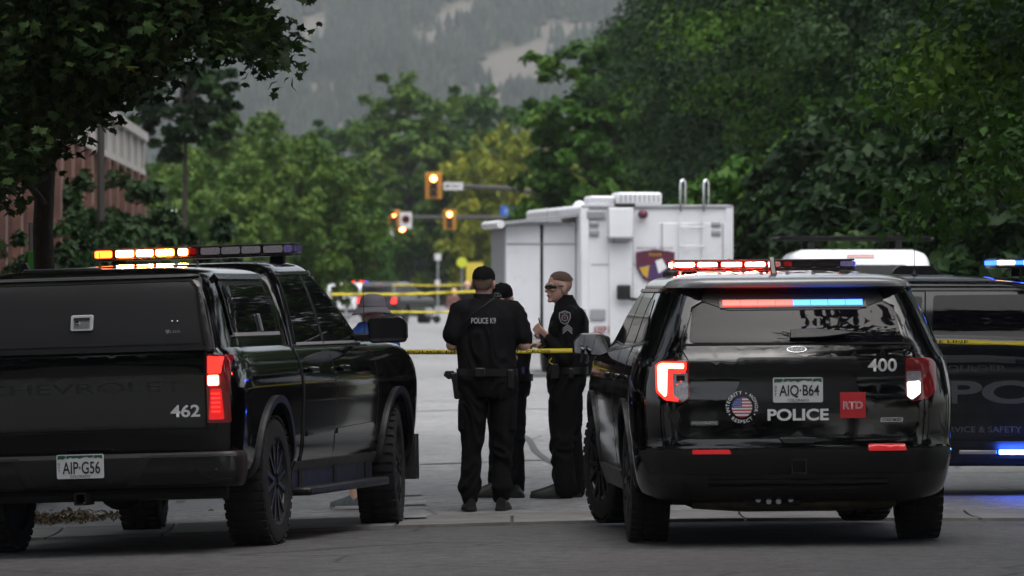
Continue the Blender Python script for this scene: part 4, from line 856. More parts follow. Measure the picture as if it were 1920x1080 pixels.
def k9_officer():
    d = 46.4; x0 = X(912, d); r = person((x0, d, gz(x0, d)), 'officer in black short-sleeved shirt lettered POLICE K9, seen from behind'); s = 258.6
    q = lambda px, py, y=0: Vector(((px - 912) / s, y, (963 - py) / s))
    hl, hr = q(888, 722, .0), q(944, 722, 0); kl, kr = q(886, 850, -.01), q(942, 850, -.01); al, ar = q(881, 942, 0), q(942, 942, 0)
    b = MB(); hp = head_shapes(b, q(907, 537, .03), 12, rad(-12), .98)
    limb(b, [q(906, 556, .02), q(907, 578, .0)], [.058, .064]); rings(b, [(.9, 0, 0, .14, .1), (1.2, 0, 0, .16, .1), (1.4, 0, 0, .17, .09), (1.50, -.01, 0, .08, .06)])
    sl, sr_, el_, er_ = q(861, 592, 0), q(966, 592, 0), q(847, 652, -.02), q(982, 652, -.02); wl, wr_ = q(872, 655, .24), q(950, 655, .24)
    limb(b, [q(880, 590), sl, el_, wl], [.06, .055, .043, .028]); limb(b, [q(940, 590), sr_, er_, wr_], [.06, .055, .043, .028])
    hand(b, wl, (.35, .9, .15), (.6, -.1, -.2), 1, .8); hand(b, wr_, (-.35, .9, .15), (-.6, -.1, -.2), -1, .8)
    limb(b, [hl, kl, al], [.07, .05, .04]); limb(b, [hr, kr, ar], [.07, .05, .04])
    body = blob('body', b, .0055, M['skin'], r, 4)
    hr_ = MB(); rings(hr_, [(-.055, 0, -.052, .05, .03), (-.02, 0, -.045, .074, .055), (.03, 0, -.03, .078, .075)]); hr_.v = [tuple(hp(v)) for v in hr_.v]; hr_.build('hair', M['hair'], r, sm=60)
    cap_hat('cap', hp, M['cap'], r)
    t = MB(); rings(t, [(.985, .005, 0, .200, .125), (1.03, .005, 0, .205, .13), (1.15, 0, 0, .205, .135), (1.30, 0, .0, .222, .14), (1.40, 0, 0, .232, .135), (1.46, 0, .005, .215, .115), (1.505, -.01, .01, .14, .09), (1.535, -.015, .01, .09, .08)])
    limb(t, [q(878, 588), sl + Vector((.01, 0, 0)), sl.lerp(el_, .68)], [.08, .083, .080]); limb(t, [q(944, 588), sr_ - Vector((.01, 0, 0)), sr_.lerp(er_, .68)], [.08, .083, .078])
    sh = blob('shirt', t, .009, M['uniform'], r, 4, .012, 9)
    rings(c_ := MB(), [(1.52, -.015, .01, .082, .075), (1.575, -.018, .012, .072, .068)]); c_.build('collar', M['uniform'], sh, sm=50)
    z = (963 - 606) / s; lettering('back_lettering', 'POLICE K9', .042, lambda u, v: Vector((-.02 + u, -.150 + .9 * u * u, z + v)), M['patchw'], sh, .014, 1.0, 1.0, .178)
    MB().tube([q(928, 563, -.10), q(905, 580, -.135), q(885, 594, -.140), q(876, 604, -.14)], .0035, 6).build('radio_cord', M['leather'], sh)
    t = MB(); rings(t, [(1.01, .005, 0, .198, .128), (.95, .005, 0, .21, .135), (.88, .012, 0, .215, .135), (.82, .015, 0, .19, .12)])
    for h, k, a in ((hl, kl, al), (hr, kr, ar)): limb(t, [h, h.lerp(k, .55), k, k.lerp(a, .55), a + Vector((0, 0, .09)), a + Vector((0, 0, .035))], [.104, .086, .068, .066, .080, .066])
    for px, sg in ((866, -1), (961, 1)): t.box(q(px, 785, .0), (.03, .15, .2))          # thigh pockets
    blob('trousers', t, .010, M['trouser'], r, 5, .015, 9)
    belt_ring('duty_belt', 1.005, .005, 0, .212, .142, .055, M['leather'], r)
    ho = MB().prism(rpoly([(-.055, .05), (.055, .06), (.05, -.03), (.03, -.14), (-.02, -.14), (-.035, -.02)], .015), lambda a, b: q(857, 717, 0) + Vector((a, -.03, b)), lambda a, b: q(857, 717, 0) + Vector((a, .04, b))).build('holster', M['leather'], r, bevel=.012)
    MB().prism(rpoly([(-.085, .065), (-.02, .065), (-.02, .02), (-.06, .0), (-.10, .03)], .012), lambda a, b: q(857, 717, 0) + Vector((a, -.018, b)), lambda a, b: q(857, 717, 0) + Vector((a, .022, b))).build('pistol_grip', M['plastic'], ho, bevel=.006)
    box('belt_pouch', q(900, 703, -.155), (.08, .035, .07), M['leather'], r, bevel=.01); box('belt_pouch', q(957, 715, -.10), (.05, .05, .14), M['leather'], r, bevel=.01)
    shoe('boot', al * 1 - Vector((0, 0, al.z)) + Vector((0, .03, 0)), -6, M['boot'], r); shoe('boot', ar - Vector((0, 0, ar.z)) + Vector((0, .03, 0)), 8, M['boot'], r)
k9_officer()

def sergeant():
    d = 48.4; x0 = X(1055, d); r = person((x0, d, gz(x0, d)), 'bareheaded officer in sunglasses facing left with sleeve chevrons, holding a radio'); s = 248.
    q = lambda px, py, y=0: Vector(((px - 1055) / s, y, (935 - py) / s))
    b = MB(); hp = head_shapes(b, q(1048, 540, -.02), -112, rad(-3), 1.0)
    limb(b, [q(1052, 558, 0), q(1062, 590, .0)], [.06, .066]); rings(b, [(.9, .03, 0, .1, .13), (1.2, .04, 0, .1, .15), (1.38, .04, 0, .09, .16), (1.46, .03, 0, .06, .08)])
    sl, el_, wl = q(1076, 596, -.17), q(1058, 668, -.20), q(1026, 634, -.21); s2, e2, w2 = q(1066, 596, .17), q(1045, 665, .20), q(1018, 650, .06)
    limb(b, [q(1068, 592, -.05), sl, el_, wl], [.06, .056, .042, .029]); limb(b, [q(1064, 592, .05), s2, e2, w2], [.06, .056, .042, .029])
    hand(b, wl, (-.75, -.05, .62), (.25, .75, .25), 1, 1.15); hand(b, w2, (-.9, -.4, .1), (0, -.3, -.9), 1, 1.0)
    a1, k1, h1 = q(1058, 915, -.10), q(1052, 830, -.10), q(1060, 712, -.09); a2, k2, h2 = q(1078, 915, .12), q(1068, 830, .11), q(1062, 712, .09)
    limb(b, [h1, k1, a1], [.07, .05, .04]); limb(b, [h2, k2, a2], [.07, .05, .04]); body = blob('body', b, .005, M['skin'], r, 4)
    hr_ = MB(); rings(hr_, [(.045, 0, -.030, .0765, .078), (.06, 0, -.020, .078, .090), (.095, 0, -.014, .060, .072), (.114, 0, -.012, .035, .045), (.121, 0, -.012, .012, .015)]); hr_.v = [tuple(hp(v)) for v in hr_.v]; hr_.build('hair', M['hair'], r, sm=60)
    # wraparound sunglasses
    v = []; nn = 15
    for j in range(nn):
        t = -1.25 + 2.5 * j / (nn - 1); x_, y_ = .080 * math.sin(t), .022 + .076 * math.cos(t) + (.010 if abs(t) < .35 else 0); hh = .0135 * (1 - .25 * abs(t)) * (.55 if abs(t) < .12 else 1)
        v += [hp((x_, y_, .008 + hh)), hp((x_ * 1.02, y_ + .006, .006)), hp((x_, y_, .004 - hh))]
    f = [(i * 3 + j, i * 3 + j + 1, (i + 1) * 3 + j + 1, (i + 1) * 3 + j) for i in range(nn - 1) for j in range(2)]
    sg_ = MB().add(v, f).build('sunglasses', M['lens'], r, sm=60); sf = sg_.modifiers.new('s', 'SOLIDIFY'); sf.thickness = .003
    for x_ in (-1, 1): MB().tube([hp((x_ * .079, .045, .012)), hp((x_ * .084, .01, .010)), hp((x_ * .086, -.025, .0))], .004, 6, sq=1.6).build('temple_arm', mat('bright_frame', (.06, .06, .07), .3, metal=.6), sg_)
    MB().tube([hp((-.024, .092, -.059)), hp((0, .0985, -.057)), hp((.024, .092, -.059))], .0035, 6).build('mouth', M['lip'], r)
    t = MB(); rings(t, [(.93, .035, 0, .14, .185), (1.0, .04, 0, .135, .185), (1.15, .035, 0, .135, .185), (1.28, .04, 0, .142, .195), (1.36, .045, 0, .13, .19), (1.42, .04, 0, .10, .14), (1.47, .025, 0, .075, .085), (1.50, .02, 0, .068, .072)])
    limb(t, [q(1070, 594, -.08), sl, sl.lerp(el_, .5), el_, el_.lerp(wl, .5), el_.lerp(wl, .9)], [.082, .082, .070, .066, .054, .043]); limb(t, [q(1066, 594, .08), s2, e2, e2.lerp(w2, .9)], [.08, .08, .064, .043])
    sh = blob('shirt', t, .009, M['uniform'], r, 4, .012, 9)
    c_ = MB(); rings(c_, [(1.475, .022, 0, .078, .082), (1.50, .018, 0, .074, .078), (1.535, .012, 0, .066, .070)]); c_.build('collar', M['uniform'], sh, sm=50)
    vt = MB(); rings(vt, [(1.02, .045, 0, .148, .175), (1.2, .045, 0, .152, .165), (1.34, .05, 0, .146, .15), (1.41, .06, 0, .11, .12)]); vest = blob('vest', vt, .010, M['leather'], r, 4, .004, 10)
    yb = lambda px, py, y: q(px, py, y)
    lettering('vest_lettering', 'PO', .05, lambda u, v: q(1095, 587, -.135) + Vector((u * .35, u * .9 - .0, v)), M['patchw'], vest, .014, 1.0)
    def arm_pt(px, py): return q(px, py, 0)
    # sleeve badge and chevrons lie on the near sleeve
    def sleeve(u, v, o=0): p = sl.lerp(el_, .03); return Vector((p.x + u, -.262 + 1.9 * u * u - o, p.z + v))
    c0 = q(1059, 594); dx, dz = c0.x - sl.x + .0, c0.z - sl.z
    sv = lambda o, sc: (lambda u, v: sleeve(dx + u * sc, dz + v * sc, o))
    shp = [(0, .058), (.046, .040), (.05, .0), (.030, -.045), (0, -.058), (-.030, -.045), (-.05, 0), (-.046, .040)]
    def flat(name, pts, fn, m, parent, ): return MB().prism(pts, fn, lambda a, b: fn(a, b) + Vector((0, .004, 0))).build(name, m, parent)
    bd = flat('shoulder_badge', shp, sv(0, .9), M['patchw'], sh); flat('badge_field', [(a * .88, b * .88) for a, b in shp], sv(.003, .9), M['patchb'], bd)
    cir = lambda r_: [(r_ * math.cos(t_), r_ * math.sin(t_) - .004) for t_ in np.linspace(0, 6.283, 20)[:-1]]
    flat('badge_ring', cir(.027), sv(.005, .9), M['patchw'], bd); flat('badge_disc', cir(.022), sv(.007, .9), M['patchb'], bd); flat('badge_sun', cir(.011), sv(.009, .9), M['patchr'], bd); flat('badge_centre', cir(.005), sv(.011, .9), M['patchg'], bd)
    lettering('badge_lettering', 'POLICE', .010, lambda u, v: sv(.006, 1)(u, v + .033), M['patchw'], bd, .01)
    c1 = q(1064, 611); ex, ez = c1.x - sl.x, c1.z - sl.z
    for k in range(3):
        fn = lambda u, v, k=k: sleeve(ex + u, ez + v - k * .017, .004)
        flat('chevron', [(-.036, -.022), (0, .010), (.036, -.022), (.036, -.015), (0, .017), (-.036, -.015)], fn, M['patchw'], sh)
    t = MB(); rings(t, [(1.0, .035, 0, .132, .182), (.93, .03, 0, .14, .19), (.86, .025, 0, .14, .19), (.80, .02, 0, .12, .17)])
    for h, k, a in ((h1, k1, a1), (h2, k2, a2)): limb(t, [h, h.lerp(k, .5), k, k.lerp(a, .5), a + Vector((0, 0, .02)), a + Vector((0, 0, -.02))], [.118, .104, .084, .080, .078, .070])
    blob('trousers', t, .010, M['trouser'], r, 5, .015, 9)
    belt_ring('duty_belt', .965, .035, 0, .148, .20, .055, M['leather'], r)
    box('belt_pouch', q(1040, 697, -.20), (.07, .04, .12), M['leather'], r, bevel=.012); box('belt_pouch', q(1070, 700, -.20), (.05, .04, .08), M['leather'], r, bevel=.012)
    MB().tube([q(1034, 672, -.225), q(1029, 679, -.225), q(1036, 684, -.225)], .005, 6).build('yellow_clip', mat('clip_yellow', (.6, .5, .03), .5), r)
    shoe('boot', Vector((a1.x - .07, -.10, 0)), -90, M['boot'], r, .29); shoe('boot', Vector((a2.x - .05, .12, 0)), -80, M['boot'], r, .29)
    rad_ = empty('handheld_radio', r.location + q(1017, 628, -.20), 0, 'black handheld radio with a short antenna in the sergeant\'s raised hand', 'radio')
    R_ = Matrix.Rotation(rad(-14), 3, 'Y'); box('radio_body', (0, 0, -.03), (.035, .045, .12), M['plastic'], rad_, bevel=.006, rot=R_); MB().tube([(-.004, 0, .03), (-.03, 0, .125)], [.006, .0045], 8).build('antenna', M['plastic'], rad_)
sergeant()

def second_officer():
    d = 48.8; x0 = X(948, d); r = person((x0, d, gz(x0, d)), 'officer in a black cap half hidden behind the K9 officer, head bowed'); s = 245.9
    q = lambda px, py, y=0: Vector(((px - 948) / s, y, (933 - py) / s))
    b = MB(); hp = head_shapes(b, q(941, 562, -.04), -158, rad(-16), .97)
    limb(b, [q(946, 582, 0), q(948, 605, .03)], [.058, .064]); rings(b, [(.9, 0, 0, .13, .1), (1.15, 0, .02, .15, .1), (1.30, 0, .03, .16, .09), (1.36, 0, .03, .08, .06)])
    sl, el_, wl = q(908, 618, .02), q(903, 675, .02), q(918, 668, -.2); s2, e2, w2 = q(966, 620, .02), q(972, 676, .02), q(955, 668, -.2)
    limb(b, [q(930, 615, .02), sl, el_, wl], [.06, .055, .042, .029]); limb(b, [q(960, 615, .02), s2, e2, w2], [.06, .055, .042, .029]); hand(b, wl, (.3, -.9, .2), (.6, 0, -.3), -1, .9); hand(b, w2, (-.3, -.9, .2), (-.6, 0, -.3), 1, .9)
    a1, k1, h1 = q(936, 915), q(937, 830, -.02), q(934, 725); a2, k2, h2 = q(966, 915), q(964, 830, -.02), q(960, 725)
    limb(b, [h1, k1, a1], [.07, .05, .04]); limb(b, [h2, k2, a2], [.07, .05, .04]); blob('body', b, .0055, M['skin'], r, 4)
    ch = cap_hat('cap', hp, M['cap'], r, 1)
    fr = lambda a, z_, e_: hp((.088 * math.sin(a), -.012 + (.107 + e_) * math.cos(a), z_))
    for tx, z_, h_, w_ in (('BPD', .078, .014, .05), ('POLICE', .058, .015, .085)): lettering('cap_lettering', tx, h_, lambda u, v, z_=z_: fr(-u / .09, z_ + v, .004), M['patchw'], ch, .01, 1.0, 1.0, w_)
    v = []; 
    sg_ = MB(); sg_.tube([hp((-.07, .06, .0)), hp((-.03, .098, .0)), hp((.03, .098, .0)), hp((.07, .06, .0))], .011, 8); sg_.build('sunglasses', M['lens'], r, sm=50)
    bb = MB(); rings(bb, [(-.10, 0, .062, .025, .026), (-.075, 0, .048, .052, .054), (-.045, 0, .04, .064, .062)]); bb.v = [tuple(hp(p)) for p in bb.v]; bb.build('beard', mat('dark_beard', (.05, .03, .022), .9, bump=.6, bscale=300), r, sm=60)
    t = MB(); rings(t, [(.88, 0, 0, .185, .125), (1.0, 0, .01, .185, .13), (1.15, 0, .02, .20, .135), (1.25, 0, .03, .20, .125), (1.31, 0, .03, .17, .10), (1.36, 0, .03, .09, .08)])
    limb(t, [q(925, 615, .02), sl, sl.lerp(el_, .85)], [.078, .08, .074]); limb(t, [q(962, 616, .02), s2, s2.lerp(e2, .85)], [.078, .08, .074]); blob('shirt', t, .010, M['uniform'], r, 4, .007, 9)
    t = MB(); rings(t, [(.93, 0, 0, .18, .128), (.86, 0, 0, .19, .13), (.78, 0, 0, .18, .12)])
    for h, k, a in ((h1, k1, a1), (h2, k2, a2)): limb(t, [h, h.lerp(k, .55), k, k.lerp(a, .55), a + Vector((0, 0, .06)), a], [.108, .095, .080, .076, .084, .068])
    blob('trousers', t, .011, M['trouser'], r, 5, .009, 8); belt_ring('duty_belt', .915, 0, 0, .20, .142, .055, M['leather'], r)
    box('radio_pouch', q(972, 715, -.06), (.055, .07, .19), M['leather'], r, bevel=.012); box('violet_flashlight', q(980, 705, -.08), (.03, .04, .14), mat('violet_plastic', (.05, .03, .16), .3), r, bevel=.01)
    shoe('boot', Vector((a1.x - .06, -.04, 0)), -105, M['boot'], r); shoe('boot', Vector((a2.x, -.04, 0)), 170, M['boot'], r)
second_officer()

def bystander():
    d = 47.3; x0 = X(690, d); r = person((x0, d, gz(x0, d)), 'person in a grey bucket hat and blue top standing behind the pickup'); s = F / d
    q = lambda px, py, y=0: Vector(((px - 690) / s, y, (HZ + (CH - gz(x0, d)) * s - py) / s)); M['hatcloth'] = mat('grey_hat', (.20, .19, .22), .85, bump=.3, bscale=90); M['bluetop'] = mat('blue_top', (.02, .09, .38), .7, bump=.2, bscale=20)
    b = MB(); hp = head_shapes(b, q(697, 585, 0), -40, 0, .97); limb(b, [q(697, 606), q(694, 628)], [.055, .062]); rings(b, [(.85, 0, 0, .13, .1), (1.2, 0, 0, .15, .1), (1.33, 0, 0, .09, .06)])
    limb(b, [q(680, 632), q(652, 640), q(648, 700), q(655, 720, .2)], [.055, .052, .042, .03]); limb(b, [q(705, 632), q(735, 640), q(740, 700), q(725, 720, .2)], [.055, .052, .042, .03]); hand(b, q(655, 720, .2), (.2, .9, 0), (.3, 0, -.9), 1); hand(b, q(725, 720, .2), (-.2, .9, 0), (-.3, 0, -.9), -1)
    a1, k1, h1 = q(664, 940, -.02), q(668, 860), q(675, 760); a2, k2, h2 = q(716, 940, .15), q(712, 860, .1), q(706, 760)
    limb(b, [h1, k1, a1, a1 - Vector((0, 0, .03))], [.075, .055, .036, .036]); limb(b, [h2, k2, a2], [.075, .055, .036]); blob('body', b, .006, M['skin'], r, 4)
    t = MB(); rings(t, [(.80, 0, 0, .17, .12), (1.0, 0, 0, .18, .13), (1.2, 0, 0, .19, .13), (1.28, 0, 0, .17, .11), (1.34, 0, 0, .10, .085), (1.38, .015, 0, .085, .08)]); limb(t, [q(680, 634), q(655, 640), q(651, 680)], [.07, .07, .065]); limb(t, [q(706, 634), q(732, 640), q(737, 680)], [.07, .07, .065]); blob('top', t, .011, M['bluetop'], r, 4, .006, 9)
    t = MB(); rings(t, [(.86, 0, 0, .17, .125), (.78, 0, 0, .18, .13), (.70, 0, .0, .17, .12)]); limb(t, [h1, k1 + Vector((0, 0, .06))], [.1, .09]); limb(t, [h2, k2 + Vector((0, 0, .06))], [.1, .09]); blob('shorts', t, .012, mat('grey_shorts', (.12, .12, .13), .85), r, 4, .006, 8)
    prof = [(.165, -.012), (.150, .004), (.118, .030), (.106, .042), (.103, .07), (.096, .105), (.075, .128), (.035, .138), (.002, .139)]
    ht = MB(); n = 30; v = []
    for rr, zz in prof:
        for j in range(n): t_ = 2 * math.pi * j / n; v.append(hp((rr * .93 * math.cos(t_), -.01 + rr * 1.05 * math.sin(t_), zz - (.012 if rr > .13 else 0) * math.cos(2 * t_ + 1))))
    ht.add(v, [(i * n + j, i * n + (j + 1) % n, (i + 1) * n + (j + 1) % n, (i + 1) * n + j) for i in range(len(prof) - 1) for j in range(n)]); h_ = ht.build('bucket_hat', M['hatcloth'], r, sm=60); sf = h_.modifiers.new('s', 'SOLIDIFY'); sf.thickness = .004
    MB().tube([hp((.107 * math.cos(t_) * .95, -.01 + .11 * math.sin(t_), .044)) for t_ in np.linspace(0, 6.283, 24)], .0035, 6).build('hat_cord', mat('hat_cord', (.10, .09, .11), .8), h_)
    M['sole'] = mat('pale_sole', (.40, .40, .42), .7); M['sneaker'] = mat('grey_sneaker', (.08, .10, .11), .75, var=.4, vscale=40)
    shoe('sneaker', Vector((a1.x - .01, -.02, 0)), -90, M['sneaker'], r, .26, M['sole']); shoe('sneaker', Vector((a2.x, .15, 0)), -60, M['sneaker'], r, .26, M['sole'])
bystander()
# ------------------------------------------------------------------ foliage
def leafmat(name, cols, trans=.22):
    m = bpy.data.materials.new(name); m.use_nodes = True; nt = m.node_tree; nt.nodes.remove(nt.nodes['Principled BSDF']); out = nt.nodes['Material Output']
    at = node(nt, 'ShaderNodeAttribute', attribute_name='tone'); cr = node(nt, 'ShaderNodeValToRGB'); el = cr.color_ramp.elements
    el[0].color = (*cols[0], 1); el[1].color = (*cols[-1], 1)
    for i, c in enumerate(cols[1:-1]): e = el.new((i + 1) / (len(cols) - 1)); e.color = (*c, 1)
    nt.links.new(at.outputs['Fac'], cr.inputs['Fac'])
    d = node(nt, 'ShaderNodeBsdfPrincipled'); d.inputs['Roughness'].default_value = .55; d.inputs['Specular IOR Level'].default_value = .18; nt.links.new(cr.outputs[0], d.inputs['Base Color'])
    t = node(nt, 'ShaderNodeBsdfTranslucent'); nt.links.new(cr.outputs[0], t.inputs['Color']); mx = node(nt, 'ShaderNodeMixShader'); mx.inputs[0].default_value = trans
    nt.links.new(d.outputs[0], mx.inputs[1]); nt.links.new(t.outputs[0], mx.inputs[2]); nt.links.new(mx.outputs[0], out.inputs[0]); return m
M['lf_dark'] = leafmat('leaf_dark', [(.007, .021, .006), (.014, .038, .010), (.036, .075, .017)])
M['lf_mid'] = leafmat('leaf_mid', [(.020, .060, .008), (.042, .112, .012), (.085, .165, .018)])
M['lf_fresh'] = leafmat('leaf_fresh', [(.040, .090, .014), (.075, .14, .020), (.125, .19, .032)])
M['lf_yellow'] = leafmat('leaf_yellow', [(.12, .16, .015), (.20, .23, .02), (.32, .32, .03)])
M['lf_maple'] = leafmat('leaf_maple', [(.010, .026, .007), (.019, .045, .011), (.038, .078, .016)])
M['lf_pale'] = leafmat('leaf_pale', [(.09, .09, .05), (.14, .13, .08), (.2, .18, .12)])
M['bark'] = mat('bark', (.045, .036, .028), .9, var=.4, vscale=6, bump=.8, bscale=20)
def leaves_mesh(name, cen, nrmv, size, shape='oval', tone=None, rng=RNG):
    """one mesh of folded leaves: cen (n,3), nrmv (n,3) facing, size (n,)"""
    n = len(cen); a = rng.normal(size=(n, 3)); a -= nrmv * (a * nrmv).sum(1)[:, None]; a /= np.linalg.norm(a, axis=1)[:, None] + 1e-9; b = np.cross(nrmv, a)
    if shape == 'maple':
        ang = np.array([-90, -62, -35, -12, 8, 28, 48, 66, 90, 114, 132, 152, 172, 192, 215, 242]); r = np.array([.18, .55, .40, .78, .55, .95, .62, .70, 1.05, .70, .62, .95, .55, .78, .40, .55])
        pts = np.stack([np.cos(np.radians(ang)) * r, np.sin(np.radians(ang)) * r], 1) * .55; fold = np.abs(pts[:, 0]) * -.35
        pts = np.vstack([pts, [[0, 0]]]); fold = np.append(fold, .05); k = len(pts)
        tri = np.array([[i, (i + 1) % (k - 1), k - 1] for i in range(k - 1)])
    else:
        pts = np.array([[0, -.5], [.30, -.02], [0, .55], [-.30, -.02]]); fold = np.array([0, .12, -.08, .12]); k = 4; tri = np.array([[0, 1, 2], [0, 2, 3]])
    V = cen[:, None, :] + size[:, None, None] * (pts[None, :, 0, None] * a[:, None, :] + pts[None, :, 1, None] * b[:, None, :] + fold[None, :, None] * nrmv[:, None, :])
    T = (tri[None] + (np.arange(n) * k)[:, None, None]).reshape(-1, 3); me = bpy.data.meshes.new(name)
    me.vertices.add(n * k); me.vertices.foreach_set('co', V.reshape(-1).astype(np.float32)); nt_ = len(T)
    me.loops.add(nt_ * 3); me.loops.foreach_set('vertex_index', T.reshape(-1).astype(np.int32)); me.polygons.add(nt_)
    me.polygons.foreach_set('loop_start', (np.arange(nt_) * 3).astype(np.int32)); me.polygons.foreach_set('loop_total', np.full(nt_, 3, np.int32))
    at = me.attributes.new('tone', 'FLOAT', 'POINT'); at.data.foreach_set('value', np.repeat(tone if tone is not None else rng.random(n), k).astype(np.float32))
    me.update(); me.validate(); return me
def crown_mesh(name, seed, R, ncl, nlf, leaf, shape='oval', hollow=.45, cl=(.55, .95), flat=.55, bottom=-.9):
    rng = np.random.default_rng(seed); pts = []
    while len(pts) < ncl:
        p = rng.normal(size=3); p /= np.linalg.norm(p); q = p * (hollow + (1 - hollow) * rng.random() ** .6)
        lump = 1 + .34 * noise.noise(Vector(p * 2.3 + seed)) + .16 * noise.noise(Vector(p * 5.1 - seed))
        if q[2] > bottom: pts.append(q * lump)
    c = np.array(pts); out = c / (np.linalg.norm(c, axis=1)[:, None] + 1e-6); c = c * np.array(R)
    cr = rng.uniform(cl[0], cl[1], ncl) * np.cbrt(R[0] * R[1] * R[2]) / 5.5; tone = np.clip(rng.normal(.42, .27, ncl), 0, 1)
    g = rng.normal(size=(ncl, nlf, 3)); g /= np.linalg.norm(g, axis=2)[:, :, None]; g *= (rng.random((ncl, nlf, 1)) ** .45)
    g[:, :, 2] *= flat; g[:, :, 2] -= .35 * (g[:, :, 0] ** 2 + g[:, :, 1] ** 2)
    pos = (c[:, None, :] + g * cr[:, None, None]).reshape(-1, 3)
    nn = rng.normal(size=(ncl, nlf, 3)) * .55 + np.array([0, 0, .8]) + out[:, None, :] * .5 + g * .3; nn = nn.reshape(-1, 3); nn /= np.linalg.norm(nn, axis=1)[:, None]
    tn = np.clip(np.repeat(tone, nlf) + rng.normal(0, .15, ncl * nlf), 0, 1)
    return leaves_mesh(name, pos, nn, leaf * rng.uniform(.7, 1.25, ncl * nlf), shape, tn, rng), c
def trunk_mesh(name, base, top, R, cc, r0=.22, seed=1, nb=12):
    """trunk from base to the crown's heart, limbs out to some clumps (crown centre at origin)"""
    rng = random.Random(seed); mb = MB(); n = 8; pts = []; rs = []
    for i in range(n):
        t = i / (n - 1); pts.append((rng.uniform(-.12, .12) * t, rng.uniform(-.12, .12) * t, base + (top - base) * t)); rs.append(r0 * (1.25 if i == 0 else 1) * (1 - .75 * t))
    mb.tube(pts, rs, 10)
    for k in range(nb):
        e = Vector(cc[rng.randrange(len(cc))]); h = max(base * .45, min(top * .7, e.z - .45 * math.hypot(e.x, e.y))); s = Vector((0, 0, h)); mid = (s + e) / 2 + Vector((0, 0, .10 * (e - s).length))
        mb.tube([s, s.lerp(mid, .5) + Vector((0, 0, .1)), mid, e], [r0 * .38, r0 * .3, r0 * .2, r0 * .05], 6)
    me = mb.mesh(name); smooth(me, 60); me.materials.append(M['bark']); return me
PROTO = {}
def proto(key, seed, R, ncl, nlf, leaf, cz, r0, **k):
    cm, cc = crown_mesh('crown', seed, R, ncl, nlf, leaf, **k); PROTO[key] = (cm, trunk_mesh('trunk', -cz, R[2] * .5, R, cc, r0, seed), cz)
proto('broad', 11, (5.2, 5.2, 4.2), 330, 270, .125, 5.6, .26, bottom=-.95, cl=(.65, 1.15), hollow=.55, flat=.62)
proto('broad2', 23, (4.6, 4.6, 4.6), 300, 270, .12, 5.6, .24, bottom=-.95, cl=(.65, 1.15), hollow=.55, flat=.62)
proto('tall', 37, (3.6, 3.6, 6.2), 300, 60, .42, 7.2, .24)
proto('round', 41, (4.6, 4.6, 4.2), 280, 60, .36, 4.6, .22, bottom=-.98)
proto('bush', 53, (2.4, 2.4, 1.9), 150, 70, .22, 1.7, .10, bottom=-.98)
proto('street', 61, (1.45, 1.45, 1.6), 110, 60, .22, 6.4, .11)
proto('high', 71, (6.4, 6.4, 4.2), 300, 130, .24, 10.0, .30, bottom=-.45, cl=(.7, 1.1))
def tree(name, key, x, y, sc, lm, label, cat='tree', group=None, rz=None, sz=1.0, bark=None):
    cm, tm, cz = PROTO[key]; sz *= sc
    r = empty(name, (x, y, gz(x, y) - .03 * sz), rz if rz is not None else random.random() * 6.28, label, cat, group); r.scale = (sc, sc, sz)
    for nm, me in (('crown', cm), ('trunk', tm)):
        o = bpy.data.objects.new(nm, me); C.objects.link(o); o.parent = r; o.location = (0, 0, cz)
        if nm == 'crown':
            if not me.materials: me.materials.append(M['lf_mid'])
            o.material_slots[0].link = 'OBJECT'; o.material_slots[0].material = M[lm]
    return r
RX = lambda d, off=0: 7.5 - .0217 * (d - 46) + off      # right kerb line of the receding street
LX = lambda d, off=0: -3.7 - .0217 * (d - 46) - off
G1 = 'trees along the right pavement'; G2 = 'trees beyond the crossing'; G3 = 'trees on the left side'
def at(px, d): return X(px, d)
T = lambda nm, key, px, d, sc, lm, lab, g=None, sz=1.0, cat='tree': tree(nm, key, at(px, d), d, sc, lm, lab, cat, g, None, sz)
# right side
T('shade_tree', 'broad', 2560, 64, 1.0, 'lf_mid', 'leafy tree with fresh green branches hanging in at the top right corner', G1)
T('shade_tree', 'broad2', 2300, 92, 1.1, 'lf_dark', 'dark tree over the slate police SUV at the right edge', G1)
T('shade_tree', 'broad', 2010, 118, 1.15, 'lf_dark', 'dark tree rising behind the white SUV with the roof rack', G1)
T('shade_tree', 'broad2', 1760, 142, 1.2, 'lf_mid', 'mid green tree rising over the black SUV numbered 400', G1)
T('shade_tree', 'broad', 1650, 172, 1.3, 'lf_dark', 'tall dark tree in the second row above the white SUV', G1)
T('shade_tree', 'broad2', 1530, 190, 1.25, 'lf_dark', 'dark tall tree right behind the white command vehicle', G1)
T('shade_tree', 'broad', 1540, 225, 1.6, 'lf_dark', 'large dark tree over the rear of the command vehicle', G1)
T('shade_tree', 'broad2', 1790, 150, 1.3, 'lf_dark', 'dark tree between the corner tree and the white SUV', G1)
T('shade_tree', 'tall', 1135, 215, .78, 'lf_mid', 'slim olive green tree left of the dark right-hand trees', G1)
T('shade_tree', 'round', 1310, 240, .95, 'lf_mid', 'rounded mid green tree above the command vehicle roof', G1)
